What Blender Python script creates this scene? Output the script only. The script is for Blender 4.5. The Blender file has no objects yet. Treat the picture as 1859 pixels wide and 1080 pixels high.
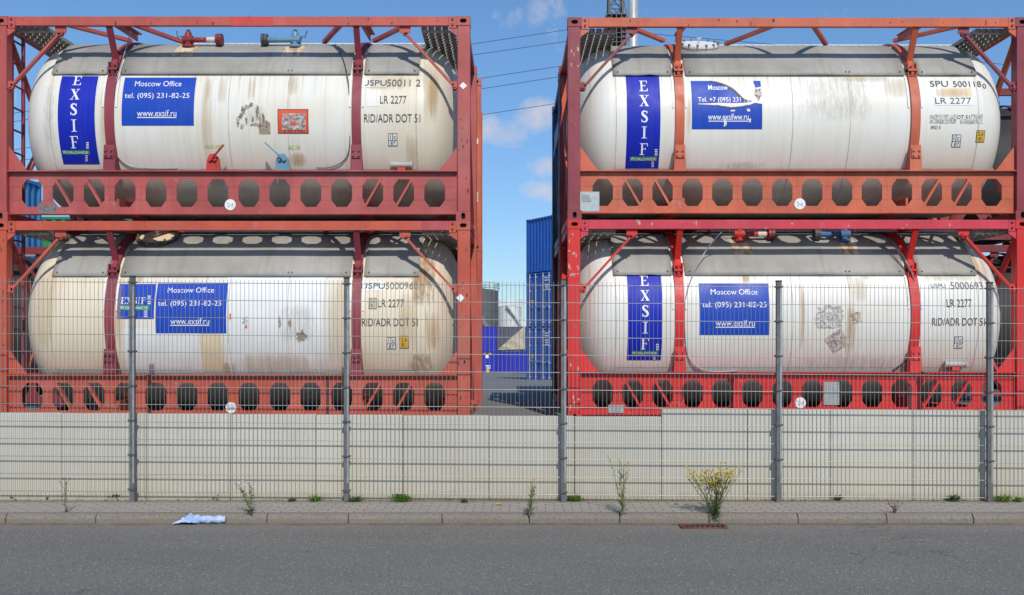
import bpy, math, random
from mathutils import Vector, Matrix
random.seed(7)
S = bpy.context.scene
COL = S.collection
R = math.radians
# ---------------------------------------------------------------- camera, sky, sun, exposure
F, CX, CY, EYE, CAMY = 1790.0, 929.5, 617.0, 1.88, -12.5
cd = bpy.data.cameras.new('camera'); cam = bpy.data.objects.new('camera', cd); COL.objects.link(cam)
cam.location = (0, CAMY, EYE); cam.rotation_euler = (R(90), 0, 0)
cd.sensor_width = 36; cd.lens = 36 * F / 1859; cd.shift_y = (CY - 540) / 1859
cd.clip_start = .1; cd.clip_end = 6000
S.camera = cam
SUN_EL, SUN_AZ = 40, 11
W = bpy.data.worlds.new('World'); S.world = W; W.use_nodes = True
wn, wl = W.node_tree.nodes, W.node_tree.links
bg = wn['Background']; bg.inputs['Strength'].default_value = .145
sky = wn.new('ShaderNodeTexSky'); sky.sky_type = 'NISHITA'; sky.sun_disc = False
sky.sun_elevation = R(SUN_EL); sky.sun_rotation = R(180 - SUN_AZ)
sky.air_density = 1.0; sky.dust_density = .2; sky.ozone_density = 3.0
sd = bpy.data.lights.new('sun', 'SUN'); sd.energy = 3.45; sd.angle = R(.5); sd.color = (1, .945, .85)
sun = bpy.data.objects.new('sun', sd); COL.objects.link(sun)
sv = Vector((math.sin(R(SUN_AZ)) * math.cos(R(SUN_EL)), -math.cos(R(SUN_AZ)) * math.cos(R(SUN_EL)), math.sin(R(SUN_EL))))
sun.rotation_euler = sv.to_track_quat('Z', 'Y').to_euler(); sun.location = (5, -30, 30)
S.view_settings.view_transform = 'Standard'; S.view_settings.look = 'None'
S.view_settings.exposure = 0; S.view_settings.gamma = 1
# a few soft clouds in the sky, given by direction
def wmath(op, a, b=None, clamp=False):
    n = wn.new('ShaderNodeMath'); n.operation = op; n.use_clamp = clamp
    for i, v in enumerate((a, b)):
        if v is None: continue
        if isinstance(v, (int, float)): n.inputs[i].default_value = v
        else: wl.new(v, n.inputs[i])
    return n.outputs[0]
tc = wn.new('ShaderNodeTexCoord'); sp = wn.new('ShaderNodeSeparateXYZ'); wl.new(tc.outputs['Generated'], sp.inputs[0])
yy = wmath('MAXIMUM', sp.outputs[1], .05)
u = wmath('DIVIDE', sp.outputs[0], yy); v = wmath('DIVIDE', sp.outputs[2], yy)
cmb = wn.new('ShaderNodeCombineXYZ'); wl.new(u, cmb.inputs[0]); wl.new(v, cmb.inputs[1])
nz = wn.new('ShaderNodeTexNoise'); nz.inputs['Scale'].default_value = 24; nz.inputs['Detail'].default_value = 7; nz.inputs['Roughness'].default_value = .68; nz.inputs['Distortion'].default_value = .5; nz.inputs['Detail'].default_value = 10
wl.new(cmb.outputs[0], nz.inputs['Vector'])
tot = None
for (px, py, rx, ry, k) in ((890, 30, 60, 30, .55), (1000, 28, 45, 50, .6), (1015, 70, 30, 30, .45), (905, 235, 60, 30, .95), (975, 212, 60, 34, 1), (985, 305, 34, 22, .9), (990, 345, 48, 22, 1), (905, 262, 60, 10, .5), (1400, 20, 260, 14, .25), (-150, 150, 240, 60, .8), (2100, 160, 160, 90, .9)):
    a = wmath('DIVIDE', wmath('SUBTRACT', u, (px - CX) / F), 1.35 * rx / F)
    b = wmath('DIVIDE', wmath('SUBTRACT', v, (CY - py) / F), 1.35 * ry / F)
    q = wmath('MULTIPLY', wmath('SUBTRACT', 1, wmath('ADD', wmath('MULTIPLY', a, a), wmath('MULTIPLY', b, b)), True), k)
    tot = q if tot is None else wmath('MAXIMUM', tot, q)
cl = wmath('MULTIPLY', wmath('SUBTRACT', wmath('ADD', wmath('MULTIPLY', tot, .95), wmath('MULTIPLY', nz.outputs[0], 1.9)), 1.32), 1.25, True)
cl = wmath('MULTIPLY', cl, wmath('MINIMUM', wmath('MULTIPLY', tot, 2.5), .9))
ti = wn.new('ShaderNodeMix'); ti.data_type = 'RGBA'; ti.blend_type = 'MULTIPLY'; ti.inputs[0].default_value = 1; wl.new(sky.outputs[0], ti.inputs[6]); 
hm = wn.new('ShaderNodeMix'); hm.data_type = 'RGBA'; wl.new(wmath('MULTIPLY', v, 3.2, True), hm.inputs[0]); hm.inputs[6].default_value = (.50, .60, .74, 1); hm.inputs[7].default_value = (.58, .75, .88, 1); wl.new(hm.outputs[2], ti.inputs[7])
mx = wn.new('ShaderNodeMix'); mx.data_type = 'RGBA'; wl.new(cl, mx.inputs[0]); wl.new(ti.outputs[2], mx.inputs[6]); mx.inputs[7].default_value = (4.6, 4.4, 4.7, 1)
wl.new(mx.outputs[2], bg.inputs[0])

# ---------------------------------------------------------------- helpers
def at(px, py, Y):                      # point seen at this pixel of the photograph at world depth Y
    d = Y - CAMY
    return Vector(((px - CX) / F * d, Y, EYE + (CY - py) / F * d))
def atz(px, py, z):                     # the same on a horizontal plane
    d = (z - EYE) * F / (CY - py)
    return Vector(((px - CX) / F * d, CAMY + d, z))
class MB:
    def __init__(s): s.v = []; s.f = []; s.uv = None
    def add(s, vs, fs):
        o = len(s.v); s.v += [tuple(p) for p in vs]; s.f += [tuple(i + o for i in f) for f in fs]
    def box(s, x0, x1, y0, y1, z0, z1):
        s.add([(x0,y0,z0),(x1,y0,z0),(x1,y1,z0),(x0,y1,z0),(x0,y0,z1),(x1,y0,z1),(x1,y1,z1),(x0,y1,z1)],
              [(0,3,2,1),(4,5,6,7),(0,1,5,4),(1,2,6,5),(2,3,7,6),(3,0,4,7)])
        return s
    def bar(s, a, b, w, h, up=(0,0,1)):
        a, b = Vector(a), Vector(b); d = (b - a).normalized(); up = Vector(up)
        if abs(d.dot(up)) > .98: up = Vector((0,1,0))
        x = d.cross(up).normalized() * w / 2; z = x.cross(d).normalized() * h / 2
        s.add([a-x-z,a+x-z,a+x+z,a-x+z,b-x-z,b+x-z,b+x+z,b-x+z],[(0,1,2,3),(7,6,5,4),(0,4,5,1),(1,5,6,2),(2,6,7,3),(3,7,4,0)])
        return s
    def tube(s, pts, r, n=8, cap=True):
        pts = [Vector(p) for p in pts]; rs = r if isinstance(r, (list, tuple)) else [r] * len(pts)
        o = len(s.v); ref = None
        for i, p in enumerate(pts):
            d = (pts[min(i+1, len(pts)-1)] - pts[max(i-1, 0)]).normalized()
            if ref is None:
                ref = d.orthogonal().normalized()
            ref = (ref - d * ref.dot(d)).normalized(); w = d.cross(ref)
            for k in range(n):
                t = 2 * math.pi * k / n
                s.v.append(tuple(p + (ref * math.cos(t) + w * math.sin(t)) * rs[i]))
        for i in range(len(pts) - 1):
            for k in range(n):
                a = o + i*n + k; b = o + i*n + (k+1) % n
                s.f.append((a, b, b + n, a + n))
        if cap:
            s.f.append(tuple(o + k for k in reversed(range(n)))); e = o + (len(pts)-1)*n
            s.f.append(tuple(e + k for k in range(n)))
        return s
    def prism(s, pts, d):               # planar outline swept by vector d
        n = len(pts); d = Vector(d); p = [Vector(q) for q in pts]
        s.add(p + [q + d for q in p], [tuple(reversed(range(n))), tuple(range(n, 2*n))] + [(i, (i+1) % n, n + (i+1) % n, n + i) for i in range(n)])
        return s
    def holed(s, x0, x1, z0, z1, y0, y1, cx, cz, w, b, a, h):   # plate with an eight-sided hole
        oc = [(-a,h),(a,h),(w,b),(w,-b),(a,-h),(-a,-h),(-w,-b),(-w,b)]
        oc = [(cx+p, cz+q) for p, q in oc]
        ou = [(cx-a,z1),(cx+a,z1),(x1,cz+b),(x1,cz-b),(cx+a,z0),(cx-a,z0),(x0,cz-b),(x0,cz+b),(x1,z1),(x1,z0),(x0,z0),(x0,z1)]
        P = oc + ou; n = 20; base = [(x, y0, z) for x, z in P] + [(x, y1, z) for x, z in P]
        O = 8
        fs = [(0,1,O+1,O),(1,2,O+2,O+8,O+1),(2,3,O+3,O+2),(3,4,O+4,O+9,O+3),(4,5,O+5,O+4),(5,6,O+6,O+10,O+5),(6,7,O+7,O+6),(7,0,O,O+11,O+7)]
        F2 = [tuple(f) for f in fs] + [tuple(i + n for i in reversed(f)) for f in fs]
        F2 += [(i, i + n, (i+1) % 8 + n, (i+1) % 8) for i in range(8)]
        ring = [O, O+1, O+8, O+2, O+3, O+9, O+4, O+5, O+10, O+6, O+7, O+11]
        F2 += [(ring[i], ring[(i+1) % 12], ring[(i+1) % 12] + n, ring[i] + n) for i in range(12)]
        s.add(base, F2); return s
    def build(s, name, mat, parent=None, smooth=False, bevel=0, loc=None):
        me = bpy.data.meshes.new(name); me.from_pydata(s.v, [], s.f); me.update()
        if s.uv:
            ul = me.uv_layers.new(name='UVMap')
            for l in me.loops: ul.data[l.index].uv = s.uv[l.vertex_index]
        if smooth:
            for p in me.polygons: p.use_smooth = True
        me.materials.append(mat)
        o = bpy.data.objects.new(name, me); COL.objects.link(o)
        if parent: o.parent = parent
        if loc: o.location = loc
        if bevel:
            m = o.modifiers.new('bevel', 'BEVEL'); m.width = bevel; m.segments = 2; m.limit_method = 'ANGLE'
        return o
def tag(o, label=None, cat=None, group=None, kind=None):
    if label: o['label'] = label
    if cat: o['category'] = cat
    if group: o['group'] = group
    if kind: o['kind'] = kind
    return o
def empty(name, loc, rz=0, **k):
    o = bpy.data.objects.new(name, None); o.empty_display_size = .2; COL.objects.link(o); o.location = loc; o.rotation_euler = (0, 0, rz)
    return tag(o, **k)
def copy_tree(o, parent=None):
    c = o.copy(); COL.objects.link(c)
    if parent: c.parent = parent
    for ch in list(o.children): copy_tree(ch, c)
    return c

# ---------------------------------------------------------------- materials
class NT:
    def __init__(s, name):
        s.m = bpy.data.materials.new(name); s.m.use_nodes = True
        s.n, s.l = s.m.node_tree.nodes, s.m.node_tree.links
        s.p = s.n['Principled BSDF']; s.tc = s.n.new('ShaderNodeTexCoord')
    def put(s, inp, v):
        if isinstance(v, (int, float)): inp.default_value = v
        elif isinstance(v, (tuple, list)): inp.default_value = tuple(v) if len(v) != 3 or inp.type != 'RGBA' else (*v, 1)
        else: s.l.new(v, inp)
    def noise(s, scale, detail=4, rough=.55, vec=None, mapping=None, dist=0):
        n = s.n.new('ShaderNodeTexNoise'); n.inputs['Scale'].default_value = scale; n.inputs['Detail'].default_value = detail
        n.inputs['Roughness'].default_value = rough; n.inputs['Distortion'].default_value = dist
        src = vec or s.tc.outputs['Object']
        if mapping:
            mp = s.n.new('ShaderNodeMapping'); mp.inputs['Scale'].default_value = mapping; s.l.new(src, mp.inputs[0]); src = mp.outputs[0]
        s.l.new(src, n.inputs['Vector']); return n.outputs[0]
    def ramp(s, v, a, b, lo=0, hi=1):
        n = s.n.new('ShaderNodeMapRange'); n.inputs[1].default_value = a; n.inputs[2].default_value = b; n.inputs[3].default_value = lo; n.inputs[4].default_value = hi
        s.l.new(v, n.inputs[0]); return n.outputs[0]
    def mix(s, f, a, b, mode='MIX'):
        n = s.n.new('ShaderNodeMix'); n.data_type = 'RGBA'; n.blend_type = mode
        s.put(n.inputs[0], f); s.put(n.inputs[6], a); s.put(n.inputs[7], b); return n.outputs[2]
    def math(s, op, a, b=0., clamp=False):
        n = s.n.new('ShaderNodeMath'); n.operation = op; n.use_clamp = clamp; s.put(n.inputs[0], a); s.put(n.inputs[1], b); return n.outputs[0]
    def bump(s, h, dist=.005, strength=.5):
        n = s.n.new('ShaderNodeBump'); n.inputs['Distance'].default_value = dist; n.inputs['Strength'].default_value = strength
        s.l.new(h, n.inputs['Height']); s.l.new(n.outputs[0], s.p.inputs['Normal'])
    def fin(s, col, rough=.5, metal=0, spec=.5):
        s.put(s.p.inputs['Base Color'], col); s.put(s.p.inputs['Roughness'], rough); s.p.inputs['Metallic'].default_value = metal
        s.p.inputs['Specular IOR Level'].default_value = spec; return s.m
def sc(c, k): return tuple(min(1, x * k) for x in c)
def paint(name, col, rust=.5, var=.22, rough=.5, fade=(.5, .28, .25), fadeamt=.25):
    t = NT(name)
    c = t.mix(t.ramp(t.noise(2.2, 5), .3, .7), sc(col, 1 - var), sc(col, 1 + var * .6))
    c = t.mix(t.ramp(t.noise(1.1, 6, .65, mapping=(1, 1, .5)), .5, .75, 0, fadeamt), c, fade)
    streak = t.noise(1, 5, .6, mapping=(22, 22, 1.2))
    c = t.mix(t.ramp(streak, .52, .75, 0, .3), c, sc(col, .45))
    r = t.ramp(t.noise(13, 8, .75), .635 - .05 * rust, .70, 0, min(1, rust * 1.2))
    c = t.mix(r, c, (.11, .045, .025))
    ch = t.ramp(t.noise(5, 8, .75), .64, .66, 0, .6 * rust)
    c = t.mix(ch, c, (.42, .30, .26))
    bv = t.n.new('ShaderNodeBevel'); bv.samples = 3; bv.inputs['Radius'].default_value = .014
    ge = t.n.new('ShaderNodeNewGeometry'); dt = t.n.new('ShaderNodeVectorMath'); dt.operation = 'DOT_PRODUCT'
    t.l.new(bv.outputs[0], dt.inputs[0]); t.l.new(ge.outputs['True Normal'], dt.inputs[1])
    ed = t.ramp(dt.outputs['Value'], .985, .90, 0, 1)
    c = t.mix(t.math('MULTIPLY', ed, t.ramp(t.noise(7, 8, .75), .46, .58, 0, .35 + .5 * rust), True), c, (.13, .06, .04))
    t.bump(t.noise(30, 3), .002, .3)
    return t.fin(c, t.ramp(t.noise(6, 3), .3, .7, rough - .1, rough + .15))
def flat(name, col, rough=.6, metal=0, var=.15, scale=8, bump=0, spec=.5):
    t = NT(name); c = t.mix(t.ramp(t.noise(scale, 5), .3, .7), sc(col, 1 - var), sc(col, 1 + var))
    if bump: t.bump(t.noise(scale * 6, 4), bump, .5)
    return t.fin(c, rough, metal, spec)
def tankpaint(name, base, cream, creamamt, streakamt=.35, split=None):
    t = NT(name); ob = t.tc.outputs['Object']
    sx = t.n.new('ShaderNodeSeparateXYZ'); t.l.new(ob, sx.inputs[0])
    c = base
    big = t.noise(.9, 5, .6)
    f = t.ramp(big, .42, .68, 0, creamamt)
    if split is not None:               # older cream paint towards the ends of the tank
        e = t.ramp(t.math('ADD', t.math('ABSOLUTE', sx.outputs[0]) if split[0] < 0 else sx.outputs[0], t.math('MULTIPLY', t.noise(1.5, 3), .5)), abs(split[0]), abs(split[1]), 0, 1)
        f = t.math('MAXIMUM', f, t.math('MULTIPLY', e, split[2]))
    c = t.mix(f, c, cream)
    st = t.noise(1, 6, .62, mapping=(16, .3, .45))
    c = t.mix(t.ramp(st, .5, .8, 0, streakamt), c, sc(cream, .62))
    fall = t.ramp(t.math('ADD', sx.outputs[2], t.math('MULTIPLY', t.noise(1, 3, .6, mapping=(5, .01, .01)), .9)), 1.75, 2.4, 0, 1)
    drip = t.ramp(t.noise(1, 5, .65, mapping=(26, .05, .12)), .53, .68, 0, .75)
    c = t.mix(t.math('MULTIPLY', drip, fall), c, t.mix(t.noise(1, 2, mapping=(3, .1, .1)), (.50, .33, .15), (.46, .41, .33)))
    sc1 = t.ramp(t.noise(5, 10, .8, mapping=(1, 1, .8)), .655, .70, 0, .55)
    c = t.mix(sc1, c, (.36, .32, .27))
    st2 = t.noise(1, 4, .6, mapping=(60, .2, .8))
    c = t.mix(t.ramp(st2, .45, .8, 0, streakamt * .6), c, (.42, .40, .37))
    sp = t.ramp(t.noise(28, 5, .7), .68, .74, 0, .5)
    c = t.mix(sp, c, (.38, .25, .14))
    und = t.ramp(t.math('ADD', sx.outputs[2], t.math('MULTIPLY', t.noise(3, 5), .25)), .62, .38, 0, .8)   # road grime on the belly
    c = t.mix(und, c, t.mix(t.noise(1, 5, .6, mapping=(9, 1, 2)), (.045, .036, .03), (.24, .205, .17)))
    return t.fin(c, t.ramp(t.noise(4), .3, .7, .32, .5), 0, .4)
def stainmat(name, col, dens=1., streak=(9, 1.2), soft=.45):
    t = NT(name); uv = t.tc.outputs['UV']
    sx = t.n.new('ShaderNodeSeparateXYZ'); t.l.new(uv, sx.inputs[0])
    def edge(o): return t.math('MULTIPLY', t.math('MULTIPLY', o, t.math('SUBTRACT', 1, o)), 4, True)
    e = t.math('MULTIPLY', edge(sx.outputs[0]), edge(sx.outputs[1]))
    e = t.math('POWER', e, .5)
    oi = t.n.new('ShaderNodeObjectInfo')
    ad = t.n.new('ShaderNodeVectorMath'); ad.operation = 'ADD'; t.l.new(t.tc.outputs['Object'], ad.inputs[0])
    cb = t.n.new('ShaderNodeCombineXYZ'); t.l.new(t.math('MULTIPLY', oi.outputs['Random'], 40), cb.inputs[0]); t.l.new(cb.outputs[0], ad.inputs[1])
    n = t.noise(1, 6, .65, vec=ad.outputs[0], mapping=(streak[0], 1, streak[1]))
    a = t.math('MULTIPLY', t.ramp(t.math('ADD', t.math('MULTIPLY', n, .9), t.math('MULTIPLY', e, soft)), .6, .95), dens, True)
    a = t.math('MULTIPLY', a, t.math('MULTIPLY', e, 1.6, True), True)
    t.l.new(a, t.p.inputs['Alpha'])
    return t.fin(t.mix(t.noise(20, 4), sc(col, .7), sc(col, 1.2)), .8, 0, .2)

M = {}
M['red_a'] = paint('faded_brick_red_paint', (.49, .085, .062), .55)
M['pink_a'] = paint('faded_crimson_paint', (.43, .078, .070), .45)
M['maroon'] = paint('maroon_paint', (.26, .035, .052), .5, fade=(.34, .12, .13))
M['orange'] = paint('orange_red_paint', (.55, .112, .05), .6, fade=(.52, .24, .18))
M['brick'] = paint('brick_orange_paint', (.52, .085, .045), .7)
M['red'] = paint('bright_red_paint', (.64, .02, .016), .55, .14, fade=(.55, .12, .10), fadeamt=.18)
M['pinkred'] = paint('pinkish_red_paint', (.58, .035, .062), .45, fade=(.62, .2, .2))
M['darkred'] = paint('dark_red_paint', (.2, .022, .022), .5, fade=(.25, .08, .08))
M['blueframe'] = paint('navy_blue_paint', (.03, .07, .16), .4, fade=(.12, .16, .22))
M['rusty'] = paint('rusted_steel', (.13, .045, .027), 1, .4, .8)
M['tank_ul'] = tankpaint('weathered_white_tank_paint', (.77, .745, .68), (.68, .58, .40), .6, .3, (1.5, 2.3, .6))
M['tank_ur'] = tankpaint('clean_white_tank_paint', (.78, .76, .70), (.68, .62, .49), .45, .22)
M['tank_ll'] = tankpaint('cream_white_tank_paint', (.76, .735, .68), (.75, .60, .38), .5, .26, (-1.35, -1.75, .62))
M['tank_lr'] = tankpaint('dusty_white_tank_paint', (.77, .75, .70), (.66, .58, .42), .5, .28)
M['cream'] = flat('aged_cream_paint', (.74, .60, .40), .5, var=.1, scale=3)
M['repaint'] = flat('patched_white_paint', (.76, .76, .74), .45, var=.05, scale=4)
def covermat():
    t = NT('weathered_sheet_cover')
    c = t.mix(t.ramp(t.noise(1.3, 6, .65), .3, .7), (.27, .255, .225), (.40, .385, .35))
    c = t.mix(t.ramp(t.noise(1, 5, .6, mapping=(12, 1, 1)), .5, .8, 0, .5), c, (.2, .18, .15))
    c = t.mix(t.ramp(t.noise(1, 5, .6, mapping=(2.2, .5, .5)), .62, .75, 0, .35), c, (.45, .33, .18))
    t.bump(t.noise(1.6, 3), .02, .25)
    return t.fin(c, .62)
M['cover'] = covermat()
M['galv'] = flat('galvanised_steel', (.36, .37, .38), .45, .55, .18, 12)
M['grating'] = flat('weathered_grating', (.42, .40, .37), .6, .3, .25, 14)
M['strip'] = flat('pale_perforated_steel', (.62, .60, .56), .5, .1, .15, 10)
M['fence'] = flat('galvanised_fence_wire', (.27, .27, .265), .5, .35, .1, 6)
M['post'] = flat('galvanised_fence_post', (.145, .145, .142), .5, .35, .25, 9)
M['clamp'] = flat('dark_clamp', (.07, .07, .075), .6)
M['black'] = flat('black_rubber', (.02, .02, .02), .6)
M['hole'] = flat('dark_void', (.012, .01, .01), .9)
M['ink'] = flat('dark_stencil_ink', (.055, .055, .06), .6, var=.35, scale=40)
M['inkgrey'] = flat('faded_grey_ink', (.16, .16, .165), .6, var=.35, scale=30)
M['green_ink'] = flat('green_stencil_ink', (.33, .50, .04), .6, var=.25, scale=40)
def vinyl(name, col, fade):
    t = NT(name); c = t.mix(t.ramp(t.noise(2, 5, .6), .3, .7), sc(col, .9), sc(col, 1.1))
    c = t.mix(t.ramp(t.noise(1, 5, .6, mapping=(14, .3, .5)), .5, .8, 0, .35), c, fade)
    c = t.mix(t.ramp(t.noise(9, 10, .8), .66, .70, 0, .7), c, (.55, .57, .62))
    t.bump(t.noise(7, 4), .004, .25); return t.fin(c, t.ramp(t.noise(3), .3, .7, .38, .6), 0, .25)
M['sign'] = vinyl('blue_vinyl', (.008, .058, .43), (.05, .13, .42)); M['sign2'] = vinyl('violet_blue_vinyl', (.006, .02, .40), (.04, .07, .42))
M['white'] = flat('white_vinyl', (.8, .8, .8), .45, var=.04)
M['green'] = flat('green_vinyl', (.02, .21, .12), .4)
M['yellow'] = flat('yellow_vinyl', (.72, .44, .03), .45)
M['palelabel'] = flat('aged_label', (.55, .52, .36), .6, var=.2, scale=20)
M['orangelabel'] = flat('orange_placard', (.72, .075, .02), .5)
def torn():
    t = NT('torn_sticker_remains'); n = t.noise(22, 8, .75)
    c = t.mix(t.ramp(n, .44, .56), (.16, .13, .12), (.62, .58, .56)); c = t.mix(t.ramp(t.noise(9, 4), .5, .6, 0, .35), c, (.45, .12, .10))
    return t.fin(c, .8)
M['torn'] = torn()
def torn2():
    t = NT('peeled_grey_residue'); n = t.noise(26, 8, .7)
    c = t.mix(t.ramp(n, .42, .6), (.30, .28, .26), (.72, .70, .67)); t.l.new(t.ramp(t.noise(17, 8, .75), .44, .50), t.p.inputs['Alpha']); return t.fin(c, .8)
M['torn2'] = torn2()
def torn3():
    t = NT('brown_sticker_remains'); c = t.mix(t.ramp(t.noise(30, 8, .75), .4, .6), (.25, .18, .13), (.66, .60, .53)); return t.fin(c, .85)
M['torn3'] = torn3()
M['tornbrown'] = flat('brown_label_remains', (.36, .28, .21), .85, var=.5, scale=30)
M['scratch'] = flat('bare_metal_scratch', (.22, .17, .13), .7, var=.5, scale=30)
M['rust_stain'] = stainmat('rust_run', (.55, .32, .12), .6, (30, .9), .36)
M['tan_stain'] = stainmat('tan_run', (.62, .48, .28), .42, (12, .6), .4)
M['brown_stain'] = stainmat('brown_scab', (.36, .23, .12), .75, (26, 9), .34)
M['grey_stain'] = stainmat('grey_scuff', (.50, .48, .44), .35, (26, 5), .36)
M['valve_red'] = paint('red_valve_paint', (.26, .022, .025), .9)
M['valve_red2'] = paint('bright_red_valve_paint', (.5, .03, .02), .8)
M['valve_blue'] = paint('pale_blue_valve_paint', (.13, .30, .42), .9, fade=(.3, .42, .48))
M['valve_blue2'] = paint('strong_blue_valve_paint', (.05, .15, .36), .8, fade=(.2, .3, .45))
M['plate'] = flat('aluminium_plate', (.45, .46, .45), .4, .4, .15, 20)

# ---------------------------------------------------------------- ground
def road_mat():
    t = NT('asphalt'); ob = t.tc.outputs['Object']
    c = t.mix(t.ramp(t.noise(1.2, 5, .6, mapping=(.35, 1, 1)), .3, .7), (.215, .212, .194), (.262, .256, .234))
    c = t.mix(t.ramp(t.noise(48, 6, .8), .34, .60), (.095, .095, .09), c); c = t.mix(t.ramp(t.noise(30, 5, .8), .56, .72, 0, .6), c, (.33, .325, .30))
    vo = t.n.new('ShaderNodeTexVoronoi'); vo.inputs['Scale'].default_value = 64; t.l.new(ob, vo.inputs['Vector'])
    sepc = t.n.new('ShaderNodeSeparateColor'); t.l.new(vo.outputs['Color'], sepc.inputs[0])
    pick = t.math('MULTIPLY', t.math('GREATER_THAN', sepc.outputs[0], .89), t.math('LESS_THAN', vo.outputs['Distance'], .36))
    c = t.mix(t.math('MULTIPLY', pick, sepc.outputs[1]), c, (.66, .65, .61))
    pick2 = t.math('MULTIPLY', t.math('GREATER_THAN', sepc.outputs[2], .82), t.math('LESS_THAN', vo.outputs['Distance'], .4))
    c = t.mix(t.math('MULTIPLY', pick2, .6), c, (.045, .045, .047))
    sy = t.n.new('ShaderNodeSeparateXYZ'); t.l.new(ob, sy.inputs[0])
    band = t.ramp(t.math('SINE', t.math('MULTIPLY', t.math('ADD', sy.outputs[1], t.math('MULTIPLY', t.noise(.3, 3), .5)), 3.6)), 0, 1, 0, .22)
    c = t.mix(t.math('MULTIPLY', band, .4), c, sc((.13, .13, .13), 1))
    grit = t.math('MULTIPLY', t.ramp(t.math('ADD', sy.outputs[1], t.math('MULTIPLY', t.noise(3, 5, .7), .5)), -2.2, -1.75, 0, 1), t.ramp(t.noise(22, 6, .75), .4, .6))
    c = t.mix(t.math('MULTIPLY', grit, .7), c, (.29, .245, .18))
    vk = t.n.new('ShaderNodeTexVoronoi'); vk.feature = 'DISTANCE_TO_EDGE'; vk.inputs['Scale'].default_value = .42
    wv = t.n.new('ShaderNodeVectorMath'); wv.operation = 'ADD'; t.l.new(ob, wv.inputs[0])
    wn2 = t.n.new('ShaderNodeTexNoise'); wn2.inputs['Scale'].default_value = 2.5; wn2.inputs['Detail'].default_value = 6; t.l.new(ob, wn2.inputs['Vector']); t.l.new(wn2.outputs['Color'], wv.inputs[1]); t.l.new(wv.outputs[0], vk.inputs['Vector'])
    crack = t.math('MULTIPLY', t.ramp(vk.outputs['Distance'], .006, .0015, 0, .55), t.ramp(t.noise(.35, 2), .52, .6)); c = t.mix(crack, c, (.06, .058, .055))
    spot = t.ramp(t.noise(1.7, 6, .6), .66, .74, 0, .4); c = t.mix(spot, c, (.09, .09, .09))
    t.bump(t.noise(90, 4, .7), .006, .7)
    return t.fin(c, .9, 0, .15)
def yard_mat():
    t = NT('yard_asphalt')
    c = t.mix(t.ramp(t.noise(.25, 6, .6), .3, .7), (.17, .165, .16), (.26, .255, .25)); c = t.mix(t.ramp(t.noise(30, 4), .3, .7), sc((.16,.16,.16), 1), c)
    return t.fin(c, .9)
rm = MB(); ys = [-3000, -60, -9, -1.9]
XS = [-3000, -40, 40, 3000]
for a in range(3):
    for b in range(3):
        rm.add([(XS[b], ys[a], -.1), (XS[b+1], ys[a], -.1), (XS[b+1], ys[a+1], -.1), (XS[b], ys[a+1], -.1)], [(0,1,2,3)])
tag(rm.build('road', road_mat()), kind='structure')
def yz(x, y): return .797 + .0043 * (max(-60, min(60, x)) + 3.5) - .0268 * max(0, min(y, 150) - 3.5)
ym = MB(); yX = [-3000, -60, 60, 3000]; yY = [-.82, 3.5, 150, 5000]
for x in yX:
    for y in yY: ym.v.append((x, y, yz(x, y)))
for i in range(3):
    for j in range(3): ym.f.append((i*4+j, (i+1)*4+j, (i+1)*4+j+1, i*4+j+1))
tag(ym.build('yard', yard_mat()), kind='structure')
def pav_mat():
    t = NT('concrete_pavers'); ob = t.tc.outputs['Object']
    br = t.n.new('ShaderNodeTexBrick'); br.offset = .5; br.inputs['Scale'].default_value = 1
    br.inputs['Brick Width'].default_value = .2; br.inputs['Row Height'].default_value = .1; br.inputs['Mortar Size'].default_value = .008; br.inputs['Mortar Smooth'].default_value = .4
    br.inputs['Color1'].default_value = (.40, .36, .31, 1); br.inputs['Color2'].default_value = (.35, .32, .275, 1); br.inputs['Mortar'].default_value = (.09, .078, .06, 1)
    mp = t.n.new('ShaderNodeMapping'); mp.inputs['Rotation'].default_value = (0, 0, R(1)); t.l.new(ob, mp.inputs[0]); t.l.new(mp.outputs[0], br.inputs['Vector'])
    c = t.mix(t.ramp(t.noise(2.5, 6, .65), .35, .7, 0, .5), br.outputs['Color'], (.27, .245, .21))
    c = t.mix(t.ramp(t.noise(60, 4), .35, .75, 0, .35), c, (.36, .33, .29))
    sx = t.n.new('ShaderNodeSeparateXYZ'); t.l.new(ob, sx.inputs[0])
    sand = t.ramp(t.math('ADD', sx.outputs[1], t.math('MULTIPLY', t.noise(4, 5, .7), .16)), -1.06, -.95, 0, .9)   # wind-blown sand along the wall
    c = t.mix(sand, c, t.mix(t.noise(40, 3), (.15, .125, .095), (.27, .23, .175)))
    return t.fin(c, .9)
pm = MB(); pm.box(-60, 60, -1.755, -.82, -.3, 0); tag(pm.build('pavement', pav_mat()), kind='structure')
def kerb_mat():
    t = NT('kerb_concrete')
    c = t.mix(t.ramp(t.noise(.8, 5), .3, .7), (.235, .205, .165), (.31, .275, .225)); c = t.mix(t.ramp(t.noise(45, 4, .7), .35, .7), sc((.155,.13,.10), 1), c)
    sx = t.n.new('ShaderNodeSeparateXYZ'); t.l.new(t.tc.outputs['Object'], sx.inputs[0])
    c = t.mix(t.ramp(t.math('ADD', sx.outputs[2], t.math('MULTIPLY', t.noise(6, 5), .06)), -.02, -.09, 0, .6), c, (.19, .14, .09))
    t.bump(t.noise(60, 4), .004, .6); return t.fin(c, .9)
km = MB()
k0 = -12.0 + .03
kx = [atz(p, 945, 0).x for p in (316 - 338, 316, 622, 798 + 0, 962, 1132, 1467, 1634, 1797)]
kx = [-12 + .0] + [kx[0] - 1.0 * 0] + kx[1:]
kx = sorted(set([round(x, 3) for x in kx])); x = kx[-1]
while x < 14: x += 1.0; kx.append(round(x, 3))
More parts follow.
